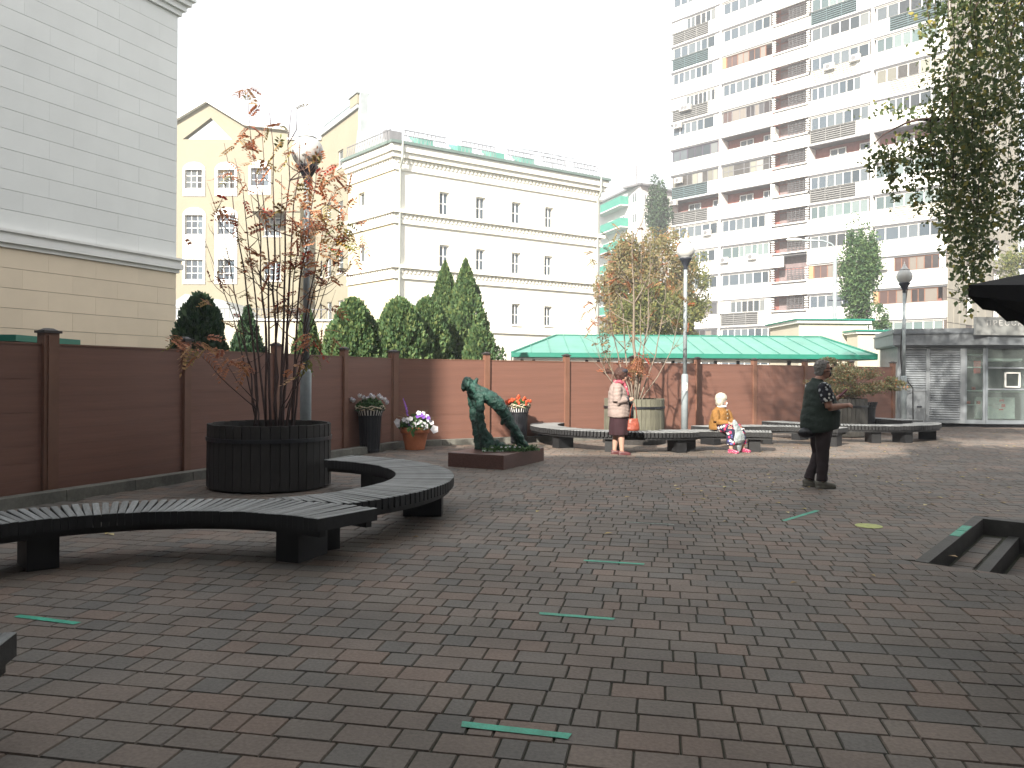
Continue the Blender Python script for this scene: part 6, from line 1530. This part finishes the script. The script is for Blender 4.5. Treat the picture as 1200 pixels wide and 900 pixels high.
for sgn in (-1, 1):
    hx = Vector((0, sgn * .09, .8)); kn = Vector((.0 + .045 * sgn * -1, sgn * .085, .46)); an_ = Vector((-.01 - .07 * sgn, sgn * .09, .08)); mb.tube([hx, kn], [.10, .068], 12); mb.tube([kn, kn.lerp(an_, .35), an_], [.062, .064, .040], 14); mb.loft([(an_.x - .04, an_.y, .04, .03, .03), (an_.x, an_.y, .05, .036, .04), (an_.x + .12, an_.y, .028, .034, .02)], 10)
fused(mb, 'body', 'skin', wo, .010, 3)
mb = MB(); mb.loft([(-.0, 0, .745, .235, .215), (0, 0, .80, .24, .218), (-.01, 0, .95, .235, .208), (-.02, 0, 1.10, .23, .198), (-.03, 0, 1.25, .22, .178), (-.035, 0, 1.34, .19, .14), (-.02, 0, 1.40, .12, .10), (.0, 0, 1.44, .08, .08)], 26)
for s_, e_, w_ in ((SR, ER, WR), (SL, EL_, WL)): mb.tube([s_ + Vector((0, 0, .02)), s_.lerp(e_, .5), e_], [.085, .085, .078], 14); mb.tube([e_, e_.lerp(w_, .5), e_.lerp(w_, .86)], [.078, .070, .056], 14)
fused(mb, 'jacket', 'jacket', wo, .012, 2, lambda co, no: .009 * mnoise.noise(co * 8) + .006 * abs(math.sin(co.z * 40 + 2 * mnoise.noise(co * 5))))
mb = MB()
for w_, e_ in ((WR, ER), (WL, EL_)): mb.tube([e_.lerp(w_, .80), w_ + (w_ - e_).normalized() * .01], [.050, .046], 12)
mb.build('dark_cuffs', 'hairdark', wo, True)
mb = MB(); mb.loft([(.0, 0, .80, .20, .18), (.0, 0, .62, .215, .195), (.0, 0, .45, .215, .20), (0, 0, .39, .21, .195), (0, 0, .385, .19, .18)], 24); fused(mb, 'skirt', 'skirt', wo, .012, 2, lambda co, no: .010 * math.sin(math.atan2(co.y, co.x) * 9) * max(0, (.8 - co.z)) + .006 * mnoise.noise(co * 7))
for sgn in (-1, 1):
    ax_ = -.01 - .07 * sgn; ay = sgn * .09; mb = MB(); mb.loft([(ax_ - .065, ay, .045, .03, .035), (ax_ - .03, ay, .045, .04, .045), (ax_ + .06, ay, .04, .044, .036), (ax_ + .14, ay, .03, .040, .026), (ax_ + .175, ay, .026, .02, .016)], 12); mb.box((ax_ + .05, ay, .01), (.23, .08, .02)); fused(mb, 'shoe', 'wineshoe', wo, .008, 2)
mb = MB(); hair_shell(mb, HC + Vector((0, 0, .005)), .125, .03); mb.ball(HC + Vector((-.05, 0, -.04)), (.085, .095, .09), 12, 8); mb.ball(HC + Vector((.045, 0, .085)), (.06, .08, .05), 12, 8); hr = fused(mb, 'hair', 'brownhair', wo, .008, 1, ln(.014, 24))
mb = MB(); mb.ball(HC + Vector((.015, 0, .085)), (.10, .105, .06), 14, 8); mb.build('hair_band', 'hairdark', wo, True)
mb = MB(); mb.tube([Vector((.0 + .085 * math.cos(t), .10 * math.sin(t), 1.43 + .02 * math.sin(t * 3))) for t in np.linspace(0, 2 * math.pi, 15)], .036, 8, False); mb.tube([(.09, -.03, 1.42), (.15, -.05, 1.30), (.18, -.04, 1.18)], [.035, .03, .02], 8); fused(mb, 'scarf', 'scarf', wo, .009, 1, ln(.008, 18))
def bag(c, rz, sz, mt, label, name, strap):
    t = thing(name, label, 'bag', c, rz); mb = MB(); mb.loft([(0, 0, -sz[2] / 2, sz[1] * .9 / 2, sz[0] / 2), (0, 0, -sz[2] * .35, sz[1] * 1.1 / 2, sz[0] * 1.05 / 2), (0, 0, .1 * sz[2], sz[1] / 2, sz[0] * .95 / 2), (0, 0, sz[2] / 2, sz[1] * .4 / 2, sz[0] * .7 / 2)], 14); fused(mb, 'pouch', mt, t, .009, 2, ln(.008, 12))
    mb = MB(); mb.tube([(-sz[0] * .3, 0, sz[2] * .45), (-sz[0] * .18, 0, sz[2] / 2 + strap * .6), (0, 0, sz[2] / 2 + strap), (sz[0] * .18, 0, sz[2] / 2 + strap * .6), (sz[0] * .3, 0, sz[2] * .45)], .009, 6); mb.build('handle', mt, t, True); return t
bag((wp.x + .27, wp.y - .10, .60), .1, (.26, .12, .24), 'rust', 'rust-brown handbag hanging from the standing woman\'s hand', 'handbag', .34)
bag((wp.x + .235, wp.y + .05, .88), .1, (.13, .09, .34), 'black', 'long black bag hanging below the standing woman\'s hands', 'shoulder_bag', .08)

# ---- seated woman
sy = 16.6; sx = P(845, 500, sy).x
sw = thing('person', 'white-haired old woman in a mustard cardigan sitting on the bench', 'person', (sx, sy, 0), R(-52))
HC = Vector((.03, .0, 1.075)); mb = MB()
def hrot(v, a):    # head turned to its left (towards the photograph's right)
    return v
mb.loft([(-.03, 0, .46, .18, .15), (-.03, 0, .60, .18, .15), (-.01, 0, .75, .17, .14), (.0, 0, .86, .15, .11), (.01, 0, .925, .07, .065), (.02, 0, .99, .055, .055)], 18)
ca, sa = math.cos(R(45)), math.sin(R(45)); hx_ = Vector((ca, sa, 0)); hy_ = Vector((-sa, ca, 0))
hm = MB(); head(hm, (0, 0, 0), .102); Rm = Matrix.Rotation(R(42), 3, 'Z'); mb.add([Rm @ Vector(v) + HC for v in hm.v], hm.f)
SR, SL = Vector((-.01, -.185, .85)), Vector((-.01, .185, .85)); ER, EL_ = Vector((.06, -.23, .62)), Vector((.07, .23, .62)); WR, WL = Vector((.27, -.08, .60)), Vector((.28, .06, .60))
for s_, e_, w_ in ((SR, ER, WR), (SL, EL_, WL)): mb.tube([s_, e_], [.06, .05], 12); mb.tube([e_, w_], [.045, .03], 12)
hand(mb, WR, (1, .3, -.1), .7, (0, -.2, 1), .9, -1); hand(mb, WL, (1, -.3, -.1), .7, (0, .2, 1), .9, 1)
KN = {}
for sgn in (-1, 1):
    hp = Vector((.0, sgn * .09, .50)); kn = Vector((.36, sgn * .17, .49)); an_ = Vector((.40, sgn * .20, .09)); KN[sgn] = (hp, kn, an_)
    mb.tube([hp, kn], [.095, .068], 12); mb.tube([kn, kn.lerp(an_, .4), an_], [.062, .058, .038], 12); mb.loft([(an_.x - .04, an_.y, .04, .03, .03), (an_.x, an_.y, .05, .034, .04), (an_.x + .13, an_.y + .0, .028, .034, .02)], 10)
fused(mb, 'body', 'skin', sw, .010, 3)
mb = MB(); mb.loft([(-.04, 0, .445, .225, .20), (-.04, 0, .50, .235, .205), (-.035, 0, .62, .225, .195), (-.02, 0, .74, .215, .18), (-.01, 0, .84, .19, .145), (.0, 0, .90, .12, .10), (.01, 0, .94, .075, .075)], 24)
for s_, e_, w_ in ((SR, ER, WR), (SL, EL_, WL)): mb.tube([s_, s_.lerp(e_, .5), e_], [.082, .082, .072], 12); mb.tube([e_, e_.lerp(w_, .9)], [.070, .050], 12)
fused(mb, 'cardigan', 'mustard', sw, .011, 2, ln(.010, 9))
mb = MB()
for sgn in (-1, 1):
    hp, kn, an_ = KN[sgn]; mb.tube([hp, hp.lerp(kn, .5), kn], [.112, .10, .088], 14); mb.tube([kn, kn.lerp(an_, .5), kn.lerp(an_, .82)], [.086, .084, .088], 14)
fused(mb, 'trousers', 'floral', sw, .011, 2, ln(.010, 9))
for sgn in (-1, 1):
    hp, kn, an_ = KN[sgn]; mb = MB(); mb.loft([(an_.x - .06, an_.y, .045, .03, .035), (an_.x - .02, an_.y, .045, .042, .045), (an_.x + .07, an_.y, .04, .046, .038), (an_.x + .16, an_.y, .03, .042, .026), (an_.x + .19, an_.y, .026, .02, .016)], 12); mb.box((an_.x + .06, an_.y, .01), (.23, .085, .02)); fused(mb, 'shoe', 'pinkshoe', sw, .008, 2)
mb = MB(); Hm = lambda v: Rm @ Vector(v) + HC
hb2 = MB(); hb2.ball((-.03, 0, .03), (.125, .118, .118), 16, 12); hb2.loft([(-.035, 0, .06, .115, .10), (-.045, 0, -.02, .125, .10), (-.055, 0, -.09, .125, .085), (-.06, 0, -.125, .10, .06)], 18)
mb.add([Hm(v) for v in hb2.v], hb2.f); fused(mb, 'hair', 'whitehair', sw, .008, 1, ln(.008, 30))
mb = MB(); mb.ball(Hm((.072, 0, -.075)), (.036, .040, .040), 14, 10, (hx_, hy_, Za)); mb.build('face_mask', 'mask', sw, True)
mb = MB(); mb.tube([Vector((.02 + .075 * math.cos(t), .09 * math.sin(t), .935)) for t in np.linspace(0, 2 * math.pi, 15)], .022, 8, False); mb.build('collar', 'mask', sw, True)
mb = MB()
for z in (.86, .78, .70, .62): mb.ball((.165 - (z - .62) * .12 + .01, 0, z), (.008, .014, .014), 8, 6)
mb.build('buttons', 'whitehair', sw)
f0 = Matrix.Rotation(R(-52), 4, 'Z')
bp2 = f0 @ Vector((.46, -.02, .37)) + sw.location
t = thing('carrier_bag', 'pale grey plastic carrier bag on the seated woman\'s lap', 'bag', bp2, R(-52))
mb = MB(); mb.loft([(.0, 0, -.17, .14, .05), (0, 0, -.12, .17, .075), (-.02, 0, 0.0, .15, .07), (-.06, 0, .13, .11, .05), (-.10, 0, .24, .07, .03), (-.12, 0, .30, .04, .02)], 18); fused(mb, 'pouch', 'plasticbag', t, .009, 1, ln(.022, 11))
mb = MB(); mb.loft([(.0, .03, -.16, .09, .03), (-.01, .03, -.28, .06, .03), (-.02, .03, -.345, .03, .02)], 12); fused(mb, 'bag_corner', 'plasticbag', t, .009, 1, ln(.01, 14))

bpy.data.batch_remove(BENCH['junk']); bpy.data.scenes.remove(BENCH['s'])

hz = tag(MB().box((0, 55, 24.5), (330, 330, 53)).build('haze', None), None, None, kind='stuff')
hm_ = bpy.data.materials.new('haze'); hm_.use_nodes = True; hn = hm_.node_tree; hn.nodes.clear()
ho = hn.nodes.new('ShaderNodeOutputMaterial'); hv = hn.nodes.new('ShaderNodeVolumePrincipled'); hv.inputs['Color'].default_value = (.92, .95, 1, 1); hv.inputs['Density'].default_value = .0018
hn.links.new(hv.outputs[0], ho.inputs['Volume']); hz.data.materials.append(hm_)
